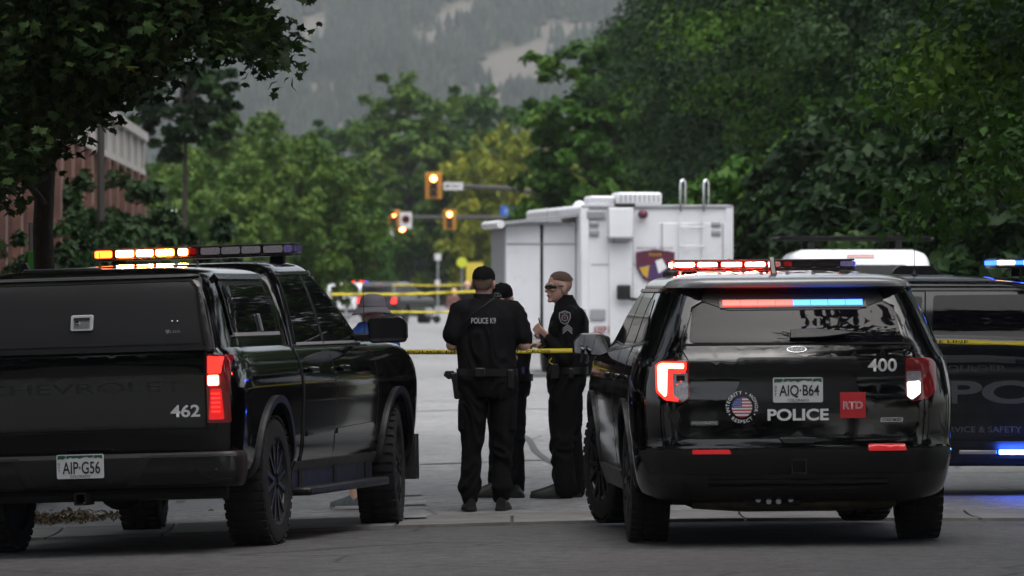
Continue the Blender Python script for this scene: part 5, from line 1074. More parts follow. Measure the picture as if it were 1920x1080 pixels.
for i, (px, d, sc, lm, lab) in enumerate([(1420, 135, 1.0, 'lf_fresh', 'low light green bush right of the command vehicle'), (1500, 128, 1.15, 'lf_mid', 'bush left of the roof rack behind the black SUV'), (1590, 120, 1.1, 'lf_dark', 'dark bush behind the roof rack bar'),
        (1690, 112, 1.2, 'lf_dark', 'dark bush right of the white SUV roof'), (1780, 100, 1.1, 'lf_dark', 'dark bush above the antenna of the slate SUV'), (1880, 92, 1.1, 'lf_dark', 'dark bush behind the blue light bar'), (1960, 84, 1.1, 'lf_dark', 'dark bush at the right picture edge')]):
    T('bush', 'bush', px, d, sc, lm, lab, 'bushes along the right pavement', 1.15, 'bush')
# centre and left, far
T('park_tree', 'tall', 770, 400, 1.12, 'lf_fresh', 'tall bright green tree in the middle behind the traffic lights', G2)
T('park_tree', 'tall', 905, 480, 1.25, 'lf_mid', 'wide tree standing behind the tall bright green tree', G2)
T('park_tree', 'tall', 840, 500, 1.15, 'lf_fresh', 'hazy tree between the tall green tree and the hillside', G2)
T('park_tree', 'round', 955, 395, .95, 'lf_yellow', 'yellow-green tree left of the command vehicle roof', G2, 1.38)
T('park_tree', 'round', 1075, 390, .95, 'lf_yellow', 'yellow-green tree behind the blue street sign', G2, 1.38)
T('park_tree', 'round', 1010, 430, .8, 'lf_fresh', 'small light tree between the two yellow-green trees', G2, 1.15)
for px, d, sc, lm, key, sz, lab in [(560, 230, .64, 'lf_fresh', 'round', 1.25, 'rounded green tree above the pickup cab roof'), (450, 245, .77, 'lf_fresh', 'round', 1.25, 'green tree behind the clear half of the pickup light bar'), (350, 215, .6, 'lf_fresh', 'round', 1.05, 'green tree behind the lit half of the pickup light bar'),
        (620, 300, .7, 'lf_mid', 'round', 1.0, 'dark green tree left of the traffic lights'), (505, 320, .95, 'lf_fresh', 'round', 1.1, 'brighter tree in the second row over the pickup cab'), (690, 430, .7, 'lf_mid', 'tall', 1.0, 'narrow tree left of the tall bright green tree'),
        (400, 360, 1.0, 'lf_fresh', 'round', 1.1, 'light green tree high behind the young street tree'), (290, 290, .8, 'lf_mid', 'round', 1.0, 'tree at the far end of the brick building'), (640, 450, 1.0, 'lf_mid', 'tall', 1.0, 'hazy tree rising between the pickup and the tall green tree'), (600, 470, 1.1, 'lf_mid', 'round', .95, 'hazy tree below the hillside left of centre')]:
    T('park_tree', key, px, d, sc, lm, lab, G3, sz)
for i, (px, lab) in enumerate([(560, 'dark far bush above the white patrol car'), (640, 'dark far bush behind the pale post'), (715, 'dark far bush behind the yellow sign'), (790, 'dark far bush below the left traffic lights'), (865, 'dark far bush behind the round yellow sign'), (940, 'dark far bush at the left end of the command vehicle'), (1020, 'dark far bush hidden behind the command vehicle awning')]):
    T('bush', 'bush', px, 500 + 15 * (i % 3), 2.0, 'lf_dark', lab, 'dark bushes at the end of the street', 1.1, 'bush')
# left: young street tree, undergrowth by the building
T('street_tree', 'street', 345, 160, 1.0, 'lf_dark', 'young street tree on a bare trunk above the pickup', G3)
T('bush', 'bush', 140, 105, .6, 'lf_dark', 'dark shrub in front of the brick building', 'shrubs by the brick building', 1.4, 'bush')
T('bush', 'bush', 222, 114, .8, 'lf_dark', 'tall dark shrub at the far corner of the brick building', 'shrubs by the brick building', 1.3, 'bush')
T('bush', 'bush', 120, 92, .5, 'lf_dark', 'dark shrub behind the white sign post', 'shrubs by the brick building', 1.5, 'bush')
T('bush', 'bush', -6, 66, .32, 'lf_pale', 'pale flowering shrub at the left picture edge', 'shrubs by the brick building', 2.0, 'bush')
# big maple hanging in at the upper left, in focus
def maple():
    rng = np.random.default_rng(5); d0 = 46.0; r = empty('maple_tree', (X(84, 52), 52, gz(-4, 52)), 0, 'dark maple whose branches hang in at the upper left', 'tree')
    o0 = Vector(r.location); tr_ = MB(); zt = 9
    tr_.tube([(0, 0, -.1), (.03, 0, 1), (-.02, .05, 2.2), (.04, 0, 3.4), (0, 0, 5), (.1, .2, zt)], [.13, .10, .085, .08, .07, .03], 10)
    # outline of the hanging foliage (picture px, lowest row) -> clumps above it
    low = [(-40, 420), (0, 400), (30, 330), (60, 300), (90, 270), (130, 250), (170, 225), (205, 190), (240, 175), (275, 150), (310, 110), (350, 70), (390, 85), (420, 105), (450, 80), (480, 95), (505, 140), (530, 135), (548, 100), (552, 60), (540, 20), (535, -30)]
    cl = []
    for _ in range(3000):
        px = rng.uniform(-120, 560); lim = np.interp(px, [a for a, b in low], [b for a, b in low]); d = rng.uniform(43.5, 51)
        py = rng.uniform(-420, lim); gap = noise.noise(Vector((px / 70., py / 55., 3.1)))
        if py > lim - 150 and gap > .12 and px > 150: continue
        if px > 300 and py < lim - 110 and py > -60 and gap > -.05: continue
        cl.append(((px - 960) * d / F, d, CH + (HZ - py) * d / F))
    cl = np.array(cl) - np.array(o0)
    nl = 13; g = rng.normal(size=(len(cl), nl, 3)) * np.array([.10, .14, .075]); pos = (cl[:, None, :] + g).reshape(-1, 3)
    nn = rng.normal(size=pos.shape) * .5 + np.array([0, -.25, .8]); nn /= np.linalg.norm(nn, axis=1)[:, None]
    me = leaves_mesh('crown', pos, nn, rng.uniform(.075, .14, len(pos)), 'maple', None, rng); link('crown', me, M['lf_maple'], r)
    for k in range(46):
        e = Vector(cl[rng.integers(len(cl))]); h = min(max(1.6, e.z - .55 * abs(e.x)), 7); s = Vector((0, 0, h)); mid = s.lerp(e, .55) + Vector((0, 0, .12 * (e - s).length)); tr_.tube([s, s.lerp(mid, .5) + Vector((0, 0, .05)), mid, e], [.035, .026, .016, .005], 6)
    up = bpy.data.objects.new('upper_crown', PROTO['high'][0]); C.objects.link(up); up.parent = r; up.location = (.6, -1.5, 10.2); up.rotation_euler = (0, 0, 1.3)
    if not up.data.materials: up.data.materials.append(M['lf_maple'])
    up.material_slots[0].link = 'OBJECT'; up.material_slots[0].material = M['lf_maple']
    tr_.build('trunk', M['bark'], r, sm=60)
maple()
for x, y, lab in [(8.3, 47.5, 'high-crowned tree overhanging the slate SUV from the right'), (8.8, 33, 'high-crowned tree right of the junction'), (-7.0, 35, 'high-crowned tree left of the junction'), (-6.2, 62, 'high-crowned tree over the left pavement past the maple'), (7.5, 18, 'high-crowned tree right of the camera'), (-6.5, 16, 'high-crowned tree left of the camera')]:
    tree('shade_tree', 'high', x, y, 1.0, 'lf_dark', lab, 'tree', 'high-crowned trees over the street')
# trees of the street outside the frame: they shade the junction and mirror in the paint
for x, y, k_, lab in [(-11, 30, 'broad', 'shade tree beside the junction left of the camera'), (14, 34, 'broad2', 'shade tree beside the junction right of the camera'), (-13, 12, 'broad2', 'shade tree behind the left pavement near the camera'), (13, 14, 'broad', 'shade tree behind the right pavement near the camera'), (-3.5, -38, 'broad2', 'shade tree at the end of the street behind the camera'), (5, -46, 'broad', 'second shade tree at the end of the street behind the camera'), (-9, -12, 'broad', 'shade tree behind the camera on the left'), (9, -16, 'broad2', 'shade tree behind the camera on the right'), (13, 50, 'broad', 'shade tree on the corner right of the slate SUV'), (-11, 50, 'broad2', 'shade tree on the corner left of the pickup')]:
    tree('shade_tree', k_, x, y, 1.25, 'lf_dark', lab, 'tree', 'trees round the junction')
rng_ = np.random.default_rng(12); n_ = 1400; c_ = np.stack([rng_.normal(-3.75, .42, n_), rng_.normal(46.9, .22, n_), np.zeros(n_)], 1); c_[:, 2] = [gz(a, b) + (.13 if a < -4.1 else .012) + .06 * rng_.random() ** 2 for a, b in c_[:, :2]]
nn_ = rng_.normal(size=(n_, 3)) * .6 + np.array([0, 0, 1]); nn_ /= np.linalg.norm(nn_, axis=1)[:, None]
tag(link('leaf_litter', leaves_mesh('leaf_litter', c_, nn_, rng_.uniform(.03, .07, n_), 'oval', None, rng_), M['leaflitter']), 'dry leaves lying along the kerb under the pickup', 'leaf litter', None, 'stuff')
# ------------------------------------------------------------------ mountain with its forest
def hill(x, y):
    t = (y - 1950) / 1000.
    h = 160 * max(0, t) ** 1.05 + 34 * noise.noise(Vector((x / 210., y / 300., .3))) * sstep(1950, 2400, y) + 15 * noise.noise(Vector((x / 60., y / 90., 7.7))) * sstep(1950, 2300, y) + .12 * x * sstep(1950, 2800, y)
    return h - 3
mx_ = np.linspace(-620, 620, 190); my_ = np.linspace(1900, 3400, 170)
hm = bpy.data.materials.new('hillside'); hm.use_nodes = True; nt = hm.node_tree; b = nt.nodes['Principled BSDF']; b.inputs['Roughness'].default_value = 1; b.inputs['Specular IOR Level'].default_value = .1
tc = node(nt, 'ShaderNodeTexCoord'); n1 = node(nt, 'ShaderNodeTexNoise', Scale=.02, Detail=6.0, Roughness=.65); nt.links.new(tc.outputs['Object'], n1.inputs['Vector'])
cr = node(nt, 'ShaderNodeValToRGB'); e = cr.color_ramp.elements; e[0].color = (.035, .042, .026, 1); e[0].position = .35; e[1].color = (.085, .08, .055, 1); e[1].position = .65; nt.links.new(n1.outputs['Fac'], cr.inputs['Fac']); ab = node(nt, 'ShaderNodeAttribute', attribute_name='bare'); xb = node(nt, 'ShaderNodeMix', data_type='RGBA'); nt.links.new(ab.outputs['Fac'], xb.inputs['Factor']); nt.links.new(cr.outputs[0], xb.inputs[6]); xb.inputs[7].default_value = (.125, .116, .10, 1); nt.links.new(xb.outputs[2], b.inputs['Base Color'])
BARE = [(835, 45, 80, 26, -.55), (985, 105, 100, 26, -.3), (590, 62, 26, 40, .2), (960, 160, 62, 34, -.2), (1070, 60, 70, 20, 0), (590, 170, 40, 14, -.2), (660, 245, 34, 18, .3), (900, 205, 50, 12, -.2)]
def bareness(x, y, z):
    px = 960 + x * F / y; py = HZ - (z - CH) * F / y; m = 0
    for cx, cy, a, b_, t in BARE:
        u = (px - cx) * math.cos(t) + (py - cy) * math.sin(t); v = -(px - cx) * math.sin(t) + (py - cy) * math.cos(t); m = max(m, 1.25 - (u / a) ** 2 - (v / b_) ** 2 + .55 * noise.noise(Vector((x / 9., y / 22., 0))))
    return min(1, max(0, m * 1.6))
mt = sheet('mountain', mx_, my_, hill, hm); ba = mt.data.attributes.new('bare', 'FLOAT', 'POINT'); ba.data.foreach_set('value', [bareness(*v.co) for v in mt.data.vertices])
def conifers():
    rng = np.random.default_rng(3); V = []; Fc = []; n0 = 0; k = 7
    for _ in range(24000):
        y = rng.uniform(1960, 3300); x = rng.uniform(-.1, .1) * y; z = hill(x, y)
        if rng.random() < bareness(x, y, z) * .95: continue
        h = rng.uniform(5, 12); r = h * rng.uniform(.2, .32); a0 = rng.random() * 6
        for z0, z1, rr in ((.08, .62, 1.0), (.42, 1.0, .66)):
            for j in range(k): a = a0 + j * 6.2832 / k; q = rr * r * rng.uniform(.7, 1.15); V.append((x + q * math.cos(a), y + q * math.sin(a), z + h * z0))
            V.append((x, y, z + h * z1)); Fc += [(n0 + j, n0 + (j + 1) % k, n0 + k) for j in range(k)]; n0 += k + 1
    me = bpy.data.meshes.new('forest'); me.from_pydata(V, [], Fc); me.update()
    tag(link('mountain_forest', me, mat('conifer', (.026, .038, .024), .9, var=.75, vscale=.09)), 'dark conifer forest covering the mountain slope', 'forest', None, 'stuff')
conifers()
# ------------------------------------------------------------------ haze
hb = MB().box((0, 1500, 248), (2600, 3920, 500)).build('haze', None); hb.data.materials.clear(); hb['kind'] = 'stuff'; tag(hb, 'thin pale haze in the evening air', 'haze')
vm = bpy.data.materials.new('haze'); vm.use_nodes = True; nt = vm.node_tree; nt.nodes.remove(nt.nodes['Principled BSDF']); pv_ = node(nt, 'ShaderNodeVolumePrincipled'); pv_.inputs['Color'].default_value = (.82, .88, .95, 1); pv_.inputs['Density'].default_value = .00009
nt.links.new(pv_.outputs[0], nt.nodes['Material Output'].inputs['Volume']); hb.data.materials.append(vm)
# ------------------------------------------------------------------ command vehicle
M['van_white'] = mat('van_white', (.74, .75, .78), .3, var=.06, vscale=1.2); M['van_grey'] = mat('van_trim', (.30, .31, .33), .5); M['maroon'] = mat('maroon_decal', (.10, .015, .04), .5); M['gold'] = mat('gold_decal', (.55, .34, .04), .5); M['purple'] = mat('purple_decal', (.07, .03, .12), .5)
def command_vehicle():
    d = 111.; s = F / d; x0 = X(1232, d); r = empty('command_vehicle', (x0, d, gz(x0, d)), 0, 'white box-bodied police command vehicle with a slide-out and awning', 'command truck'); r.rotation_euler = (0, 0, rad(90 + 6.2))
    y = lambda px: -(px - 1232) / s; z = lambda py: CH + (HZ - py) / s
    W = 1.335; top = z(384); L = 8.6
    box('body', (L / 2, 0, (top + .55) / 2), (L, 2 * W, top - .55), M['van_white'], r, bevel=.06)
    for sg in (1, -1):
        box('corner_post', (-.012, sg * (W - .07), (top + .6) / 2), (.05, .13, top - .62), M['van_white'], r, bevel=.015)
    box('roof_edge', (-.01, 0, top - .03), (.06, 2 * W - .02, .05), M['van_grey'], r, bevel=.01)
    rd = box('rear_door', (-.006, y(1300), 1.62), (.03, 1.15, 2.1), M['van_white'], r, bevel=.01); box('door_handle', (-.03, y(1345), 1.45), (.03, .05, .22), M['chrome'], rd, bevel=.008)
    for px in (1241, 1356): MB().box((-.02, y(px), 1.62), (.02, .02, 2.1)).build('door_seam', M['van_grey'], rd)
    # lamps in the corner posts
    for px, py, w_, h_ in ((1116, 403, .33, .16), (1113, 420, .17, .10), (1113, 437, .17, .11), (1343, 421, .17, .10), (1343, 437, .17, .11)):
        lm_ = box('corner_lamp', (-.025, y(px), z(py)), (.04, w_, h_), M['van_grey'], r, bevel=.02); box('lens', (-.042, y(px), z(py)), (.02, w_ - .06, h_ - .045), M['clearlens'], lm_, bevel=.008)
    ac = box('equipment_locker', (-.12, y(1161), z(418)), (.24, .42, .52), M['van_white'], r, bevel=.015); box('locker_lip', (-.13, y(1161), z(445.5)), (.27, .44, .03), M['van_grey'], ac)
    box('wall_panel', (-.02, y(1163), 1.45), (.05, .40, 1.75), M['van_white'], r, bevel=.012)
    for px, w_, h_ in ((1133, .45, .17), (1200, .78, .23)):
        a = box('roof_air_conditioner', (.75 if px < 1150 else .5, y(px), top + h_ / 2 - .01), (.9, w_, h_), M['van_white'], r, bevel=.05)
        for k in range(9): box('vent_slat', (.75 - .455 if px < 1150 else .5 - .455, y(px) - w_ * .42 + w_ * .84 * k / 8, top + h_ / 2), (.012, .02, h_ * .55), M['van_grey'], a)
    MB().ball((-.10, y(1204), z(402)), (.09, .09, .08)).build('dome_camera', M['maroon'], r, sm=60); box('light_bracket', (-.08, y(1170), z(384)), (.12, .35, .05), M['plastic'], r, bevel=.01)
    # ladder with two grab hoops
    lad = empty('ladder', (0, 0, 0)); lad.parent = r
    for px in (1281, 1325):
        yc = y(px); box('ladder_side', (-.07, yc + .055, (top + .9) / 2 - .1), (.03, .03, top - 1.1), M['van_white'], lad); MB().tube([(-.10, yc + .055, top - .12), (-.10, yc + .055, z(345)), (-.09, yc + .04, z(339)), (-.06, yc, z(337)), (-.03, yc - .04, z(339)), (.02, yc - .055, z(345)), (.02, yc - .055, top)], .022, 10).build('ladder_rail', M['chrome'], lad, sm=60)
    for k in range(6): MB().cyl((-.10, y(1281) + .05, .95 + .33 * k), (-.10, y(1325) + .05, .95 + .33 * k), .012, n=8).build('ladder_rung', M['van_white'], lad)
    # slide-out with awning on the left
    so_ = box('slide_out', (1.75, W + .62, 1.70), (2.2, 1.24, 1.98), M['van_white'], r, bevel=.02)
    box('slide_out_panel', (.64, W + .93, 1.68), (.03, .60, 1.9), M['van_white'], so_, bevel=.01); box('slide_out_panel', (.64, W + .30, 1.68), (.03, .56, 1.9), M['van_white'], so_, bevel=.01); box('slide_out_gap', (.635, W + .61, 1.68), (.02, .045, 1.93), M['gap'], so_)
    box('panel_rail', (.62, W + .62, 2.31), (.02, 1.2, .02), M['van_grey'], so_); box('slide_out_side_shaded', (1.75, W + 1.25, 1.70), (2.15, .02, 1.9), M['van_grey'], so_)  # side panel coloured grey for the shadow on that white wall
    MB().prism([(.35, 2.78), (.35, 2.83), (2.9, 2.83), (2.9, 2.78)], lambda a, b: Vector((a, W + .01, b)), lambda a, b: Vector((a, W + 1.34, b - .14))).build('awning', M['van_grey'], r); MB().cyl((.3, W + 1.36, 2.65), (2.9, W + 1.36, 2.65), .07, n=12).build('awning_roller', M['van_white'], r, sm=40)
    # crest and lettering
    cx, cz = y(1228), z(500); sh = [(-.34, .25), (0, .30), (.34, .25), (.33, -.02), (.20, -.22), (0, -.30), (-.20, -.22), (-.33, -.02)]
    fl = lambda o: (lambda a, b: Vector((-.034 - o, cx - a, cz + b)))
    cr_ = MB().prism(sh, fl(0), fl(.006)).build('crest', M['maroon'], r)
    MB().prism([(a * .85, b * .5 - .10) for a, b in sh], fl(.008), fl(.012)).build('crest_field', M['purple'], cr_); MB().prism([(-.28, -.02), (-.1, .02), (-.14, -.2), (-.22, -.14)], fl(.014), fl(.018)).build('crest_gold', M['gold'], cr_); MB().prism([(.0, .1), (.12, .14), (.2, -.02), (.06, -.12)], fl(.014), fl(.018)).build('crest_white', M['white'], cr_)
    lettering('crest_lettering', 'POLICE', .05, lambda u, v: fl(.016)(u, v + .21), M['gold'], cr_, .01)
    for py, t_, w_ in ((465, 'BOULDER POLICE', .62), (472, 'MOBILE COMMAND', .5)): lettering('side_lettering', t_, .035, lambda u, v, py=py: Vector((-.04, y(1228) - u, z(py) + v)), M['maroon'], r, .0, 1, 1, w_)
    for py, t_ in ((420, 'AUTHORIZED'), (427, 'PERSONNEL')): lettering('door_lettering', t_, .03, lambda u, v, py=py: Vector((-.035, y(1305) - u, z(py) + v)), M['van_grey'], rd, .0)
    lettering('door_lettering', 'KEEP BACK', .12, lambda u, v: Vector((-.034, y(1140) - u, z(618) + v)), M['redlens'], r, .02, 1, 1, .5)
    mr = MB(); mr.tube([(-.08, y(1195), z(562)), (-.12, y(1178), z(560)), (-.14, y(1172), z(550))], .03, 8).build('mirror_bracket', M['plastic'], r, sm=50); box('rear_mirror', (-.15, y(1167), z(548)), (.10, .24, .26), M['plastic'], r, bevel=.03)
    for px, z0_, z1_ in ((1150, .7, 2.95), (1186, .7, 2.95), (1366, .7, 2.95)): box('panel_seam', (-.003, y(px), (z0_ + z1_) / 2), (.012, .018, z1_ - z0_), M['van_grey'], r)
    box('panel_seam', (-.003, y(1232), 1.95), (.012, 2.3, .014), M['van_grey'], r); box('tail_lamp', (-.03, y(1118), z(640)), (.04, .16, .30), M['redlens'], r, bevel=.02); box('tail_lamp', (-.03, y(1350), z(640)), (.04, .16, .30), M['redlens'], r, bevel=.02); box('utility_hatch', (-.02, y(1120), z(590)), (.03, .26, .2), M['van_grey'], r, bevel=.02)
    bm_ = box('rear_bumper', (-.12, 0, .50), (.26, 2.5, .18), M['plastic'], r, bevel=.02)
    box('chassis', (4.0, 0, .46), (8.2, 1.0, .2), M['under'], r)
    make_wheels(r, [(1.6, 1.05, 0), (1.6, -1.05, 0), (7.2, 1.05, 0), (7.2, -1.05, 0)], .45, .28, .26)
    cab = MB(); cab.prism([(8.5, .55), (8.5, 2.3), (9.1, 2.2), (9.7, 1.5), (10.5, 1.3), (10.6, .55)], lambda a, b: Vector((a, 1.05, b)), lambda a, b: Vector((a, -1.05, b))).build('cab', M['van_white'], r, bevel=.05)
    MB().lathe([(.13, 0), (.12, .06), (.07, .11), (.01, .13)], 14, 'Z', (4.2, .85, top)).build('roof_dome', M['van_white'], r, sm=50)
command_vehicle()
# ------------------------------------------------------------------ white SUV with roof bar, far cars
def plain_car(name, loc, rz, label, paint, sc=(1, 1, 1), lights=True, rack=False, bar=None, group=None):
    r = empty(name, loc, rz, label, 'car', group)
    kx, ky, kz = sc; K = lambda *a: (a[0] * kz, a[1] * kx, a[2] * kx, a[3] * ky, .25, .2, .4, .3, .04, .12)
    B = Loft([K(.28, -.95, 3.7, .85), K(.40, -1.05, 3.85, .95), K(.62, -1.08, 3.9, .98), K(.95, -1.04, 3.85, .98), K(1.08, -1.02, 3.6, .96), K(1.13, -1.0, 2.7, .94), K(1.35, -.90, 2.15, .86), K(1.60, -.78, 1.7, .83), K(1.69, -.70, 1.4, .78), K(1.735, -.5, 1.1, .66)])
    b = link('body', B.mesh(.05), None, r); cut_arches(b, [(0, .38 * kz, .44 * kz), (2.95 * kx, .38 * kz, .44 * kz)]); b.data.materials.append(M[paint])
    Rr = B.pr(); patch('rear_window', rpoly([(-.66 * ky, 1.13 * kz), (.66 * ky, 1.13 * kz), (.58 * ky, 1.57 * kz), (-.58 * ky, 1.57 * kz)], .08), Rr, OUT['r'], M['glass'], r, .008)
    for sg in (1, -1):
        patch('tail_lamp', rpoly([(sg * .62 * ky, .85 * kz), (sg * .86 * ky, .85 * kz), (sg * .84 * ky, 1.08 * kz), (sg * .68 * ky, 1.08 * kz)], .03), Rr, OUT['r'], M['l_tailred'] if lights else M['redlens'], r, .012)
        S = B.ps(sg); o_ = OUT['L' if sg > 0 else 'R']
        for g in (((-.55, 1.16), (.1, 1.15), (.1, 1.55), (-.35, 1.55)), ((.18, 1.15), (.95, 1.14), (.92, 1.57), (.18, 1.56)), ((1.03, 1.14), (2.05, 1.13), (1.5, 1.52), (1.0, 1.57))): patch('side_window', rpoly([(a * kx, c * kz) for a, c in g], .04), S, o_, M['glass'], r, .008)
        box('door_mirror', (2.0 * kx, sg * 1.05 * ky, 1.2 * kz), (.1, .2, .15), M['plastic'], r, bevel=.03)
    patch('brake_light', rpoly([(-.17, 1.645 * kz), (.17, 1.645 * kz), (.17, 1.675 * kz), (-.17, 1.675 * kz)], .012), Rr, OUT['r'], M['redlens'], r, .012)
    patch('rear_bumper', rpoly([(-.9 * ky, .42 * kz), (.9 * ky, .42 * kz), (.9 * ky, .6 * kz), (-.9 * ky, .6 * kz)], .03), Rr, OUT['r'], M['plastic'], r, .02, .03)
    make_wheels(r, [(0, .82 * ky, 0), (0, -.82 * ky, 0), (2.95 * kx, .82 * ky, 0), (2.95 * kx, -.82 * ky, 0)], .38 * kz, .25, .24 * kz)
    if rack:
        rk = empty('roof_rack', (0, 0, 0)); rk.parent = r
        box('rack_bar', (.2, .0, 1.74 * kz + .13), (.12, 1.98, .04), M['plastic'], rk, bevel=.01); box('rack_bar', (1.4, 0, 1.74 * kz + .13), (.12, 1.98, .04), M['plastic'], rk, bevel=.01); box('rack_board', (.8, 0, 1.74 * kz + .16), (1.5, 1.9, .02), M['plastic'], rk)
        for x_ in (.2, 1.4):
            for sg in (1, -1): box('rack_foot', (x_, sg * .55, 1.72 * kz + .05), (.08, .08, .16), M['plastic'], rk)
    if bar: light_bar(r, (.9, 0, 1.76 * kz), 1.2, bar)
    return r
d = 80.; plain_car('white_suv', (X(1614, d - 1.1), d, gz(4.4, d)), rad(91), 'white SUV with a flat roof rack behind the black police SUV', 'van_white', (1.1, 1.04, 1.17), True, True)
d = 276.; plain_car('patrol_car', (X(655, d), d, 0), rad(80), 'far white patrol car behind the pickup cab with a red lamp', 'van_white', (1, 1, .98), True, False, [(-.1, .5, M['l_redsoft']), (-.5, -.15, M['l_redsoft'])], 'cars far down the street')
d = 268.; plain_car('dark_suv', (X(722, d), d, 0), rad(72), 'far dark SUV with red tail lamps right of the bucket hat', 'paint', (1.02, 1, 1.0), True, False, None, 'cars far down the street')
for px, d_, pt, lab in ((800, 420, 'paint', 'dark car far behind the tape below the traffic lights'), (762, 440, 'van_white', 'pale car far behind the tape left of the dark one'), (846, 450, 'paint2', 'grey car far behind the tape by the round sign')):
    plain_car('far_car', (X(px, d_), d_, 0), rad(170 if px != 800 else 5), lab, pt, (1, 1, 1), False, False, None, 'cars far down the street')
# ------------------------------------------------------------------ traffic lights on mast arms
M['sigyellow'] = mat('signal_yellow', (.50, .22, .02), .5); M['pole'] = mat('pole_dark', (.03, .028, .025), .5); M['signw'] = mat('sign_white', (.62, .62, .62), .5); M['signblue'] = mat('sign_blue', (.02, .10, .48), .5); M['signyg'] = mat('sign_yellow_green', (.55, .62, .03), .5); M['signy'] = mat('sign_yellow', (.60, .47, .05), .5); M['l_sig'] = lamp('signal_red', (1, .20, .05), 12)
def signal_head(name, p, h, label):
    r = empty(name, p, 0, label, 'traffic light', 'traffic lights over the crossing'); w_ = h * .62
    box('backplate', (0, .05, 0), (w_, .04, h), M['sigyellow'], r, bevel=.02); hs_ = box('housing', (0, -.06, -.02 * h), (w_ * .58, .2, h * .82), M['sigyellow'], r, bevel=.03); box('housing_face', (0, -.165, -.02 * h), (w_ * .5, .012, h * .77), M['ink'], hs_)
    for k in range(3):
        zz = h * (.26 - .265 * k); MB().lathe([(h * .118, 0), (h * .118, -.02), (h * .02, -.035)], 20, 'Y', (0, -.172, zz)).build('signal_lens', M['l_sig'] if k == 0 else M['ink'], hs_, sm=40)
        n = 12; v = []
        for yy, rr in ((-.17, .13), (-.36, .13)):
            for j in range(n): a = rad(-20 + 220 * j / (n - 1)); v.append((h * rr * math.cos(a), yy, zz + h * rr * math.sin(a)))
        vz = MB().add(v, [(j, j + 1, n + j + 1, n + j) for j in range(n - 1)]).build('visor', M['sigyellow'], hs_); q = vz.modifiers.new('s', 'SOLIDIFY'); q.thickness = .012
    MB().cyl((0, .06, 0), (0, .16, 0), .03, n=8).build('bracket', M['pole'], r); return r
d = 285.; s = F / d
ma = empty('signal_mast', (X(1120, d), d + .2, 0), 0, 'dark curved mast arm carrying the upper traffic light', 'mast', 'mast arms'); q = lambda px, py: Vector((X(px, d) - X(1120, d), 0, Z(py, d)))
MB().tube([q(1120, 536 + CH * s), q(1120, 450), q(1119, 380)], [.14, .11, .10], 12).build('pole', M['pole'], ma, sm=60); MB().tube([q(1119, 385), q(1080, 376), q(1030, 366), q(960, 354), q(880, 350), q(800, 349)], [.17, .15, .14, .12, .11, .10], 10).build('arm', M['pole'], ma, sm=60)
signal_head('traffic_light', P(813, 348, d), 50 / s, 'large amber-framed traffic light, highest of the three, showing red')
ls = empty('lane_sign', P(850, 349, d) + Vector((0, -.1, 0)), 0, 'white lane sign beside the highest traffic light', 'sign'); box('panel', (0, 0, 0), (.86, .03, .34), M['signw'], ls); lettering('lettering', 'ONLY', .12, lambda u, v: Vector((u + .12, -.018, v)), M['ink'], ls, .02); MB().prism([(-.38, 0), (-.26, .09), (-.26, .035), (-.14, .035), (-.14, -.035), (-.26, -.035), (-.26, -.09)], lambda a, b: Vector((a, -.016, b)), lambda a, b: Vector((a, -.019, b))).build('arrow', M['ink'], ls)
bs = empty('street_sign', P(959, 397, d) + Vector((0, -.1, 0)), 0, 'blue street name sign hanging left of the command vehicle roof', 'sign'); box('panel', (0, 0, 0), (.98, .03, .42), M['signblue'], bs, rot=Matrix.Rotation(rad(8), 3, 'Y')); lettering('street_name', '13th St', .2, lambda u, v: Matrix.Rotation(rad(8), 3, 'Y') @ Vector((u, -.018, v)), M['signw'], bs, .02, 1, 1, .6)
for u in (-.3, .3): MB().cyl((u, 0, .15), (u, 0, .62), .015, n=6).build('hanger', M['pole'], bs)
d = 375.; s = F / d
mb_ = empty('signal_mast', (X(1000, d), d + .2, 0), 0, 'dark straight mast arm carrying the two lower traffic lights', 'mast', 'mast arms'); q = lambda px, py: Vector((X(px, d) - X(1000, d), 0, Z(py, d)))
MB().tube([q(1000, 536 + CH * s), q(1000, 400)], [.14, .10], 12).build('pole', M['pole'], mb_, sm=60); MB().tube([q(1000, 411), q(900, 408), q(730, 408)], [.15, .13, .11], 10).build('arm', M['pole'], mb_, sm=60)
signal_head('traffic_light', P(843, 412, d), 38 / s, 'lower right traffic light of the three showing red'); signal_head('traffic_light', P(738, 412, d), 38 / s, 'lower left traffic light beside the white turn sign')
ts = empty('turn_sign', P(761, 413, d) + Vector((0, -.1, 0)), 0, 'square white turn sign right of the lower left traffic light', 'sign'); box('panel', (0, 0, 0), (.70, .03, .95), M['signw'], ts); MB().lathe([(.24, 0), (.24, -.01), (.18, -.01), (.18, 0)], 20, 'Y', (0, -.02, .05)).build('red_ring', M['redlens'], ts); MB().tube([(-.08, -.02, -.1), (-.08, -.02, .1), (.08, -.02, .1)], .025, 6).build('arrow', M['ink'], ts)
sg2 = empty('warning_sign', P(729, 434, d - 2), 0, 'small white and yellow sign under the lower left traffic light', 'sign'); box('panel', (0, 0, -.1), (.52, .03, .42), M['signw'], sg2); box('yellow_panel', (0, 0, .2), (.52, .03, .16), M['signyg'], sg2)
rl = empty('red_beacon', P(754, 429, 378), 0, 'small round red light below the turn sign', 'lamp'); MB().lathe([(.17, 0), (.16, -.06), (.05, -.09)], 16, 'Y').build('lens', M['l_sig'], rl, sm=40); box('housing', (0, .06, 0), (.42, .12, .42), M['pole'], rl, bevel=.02)
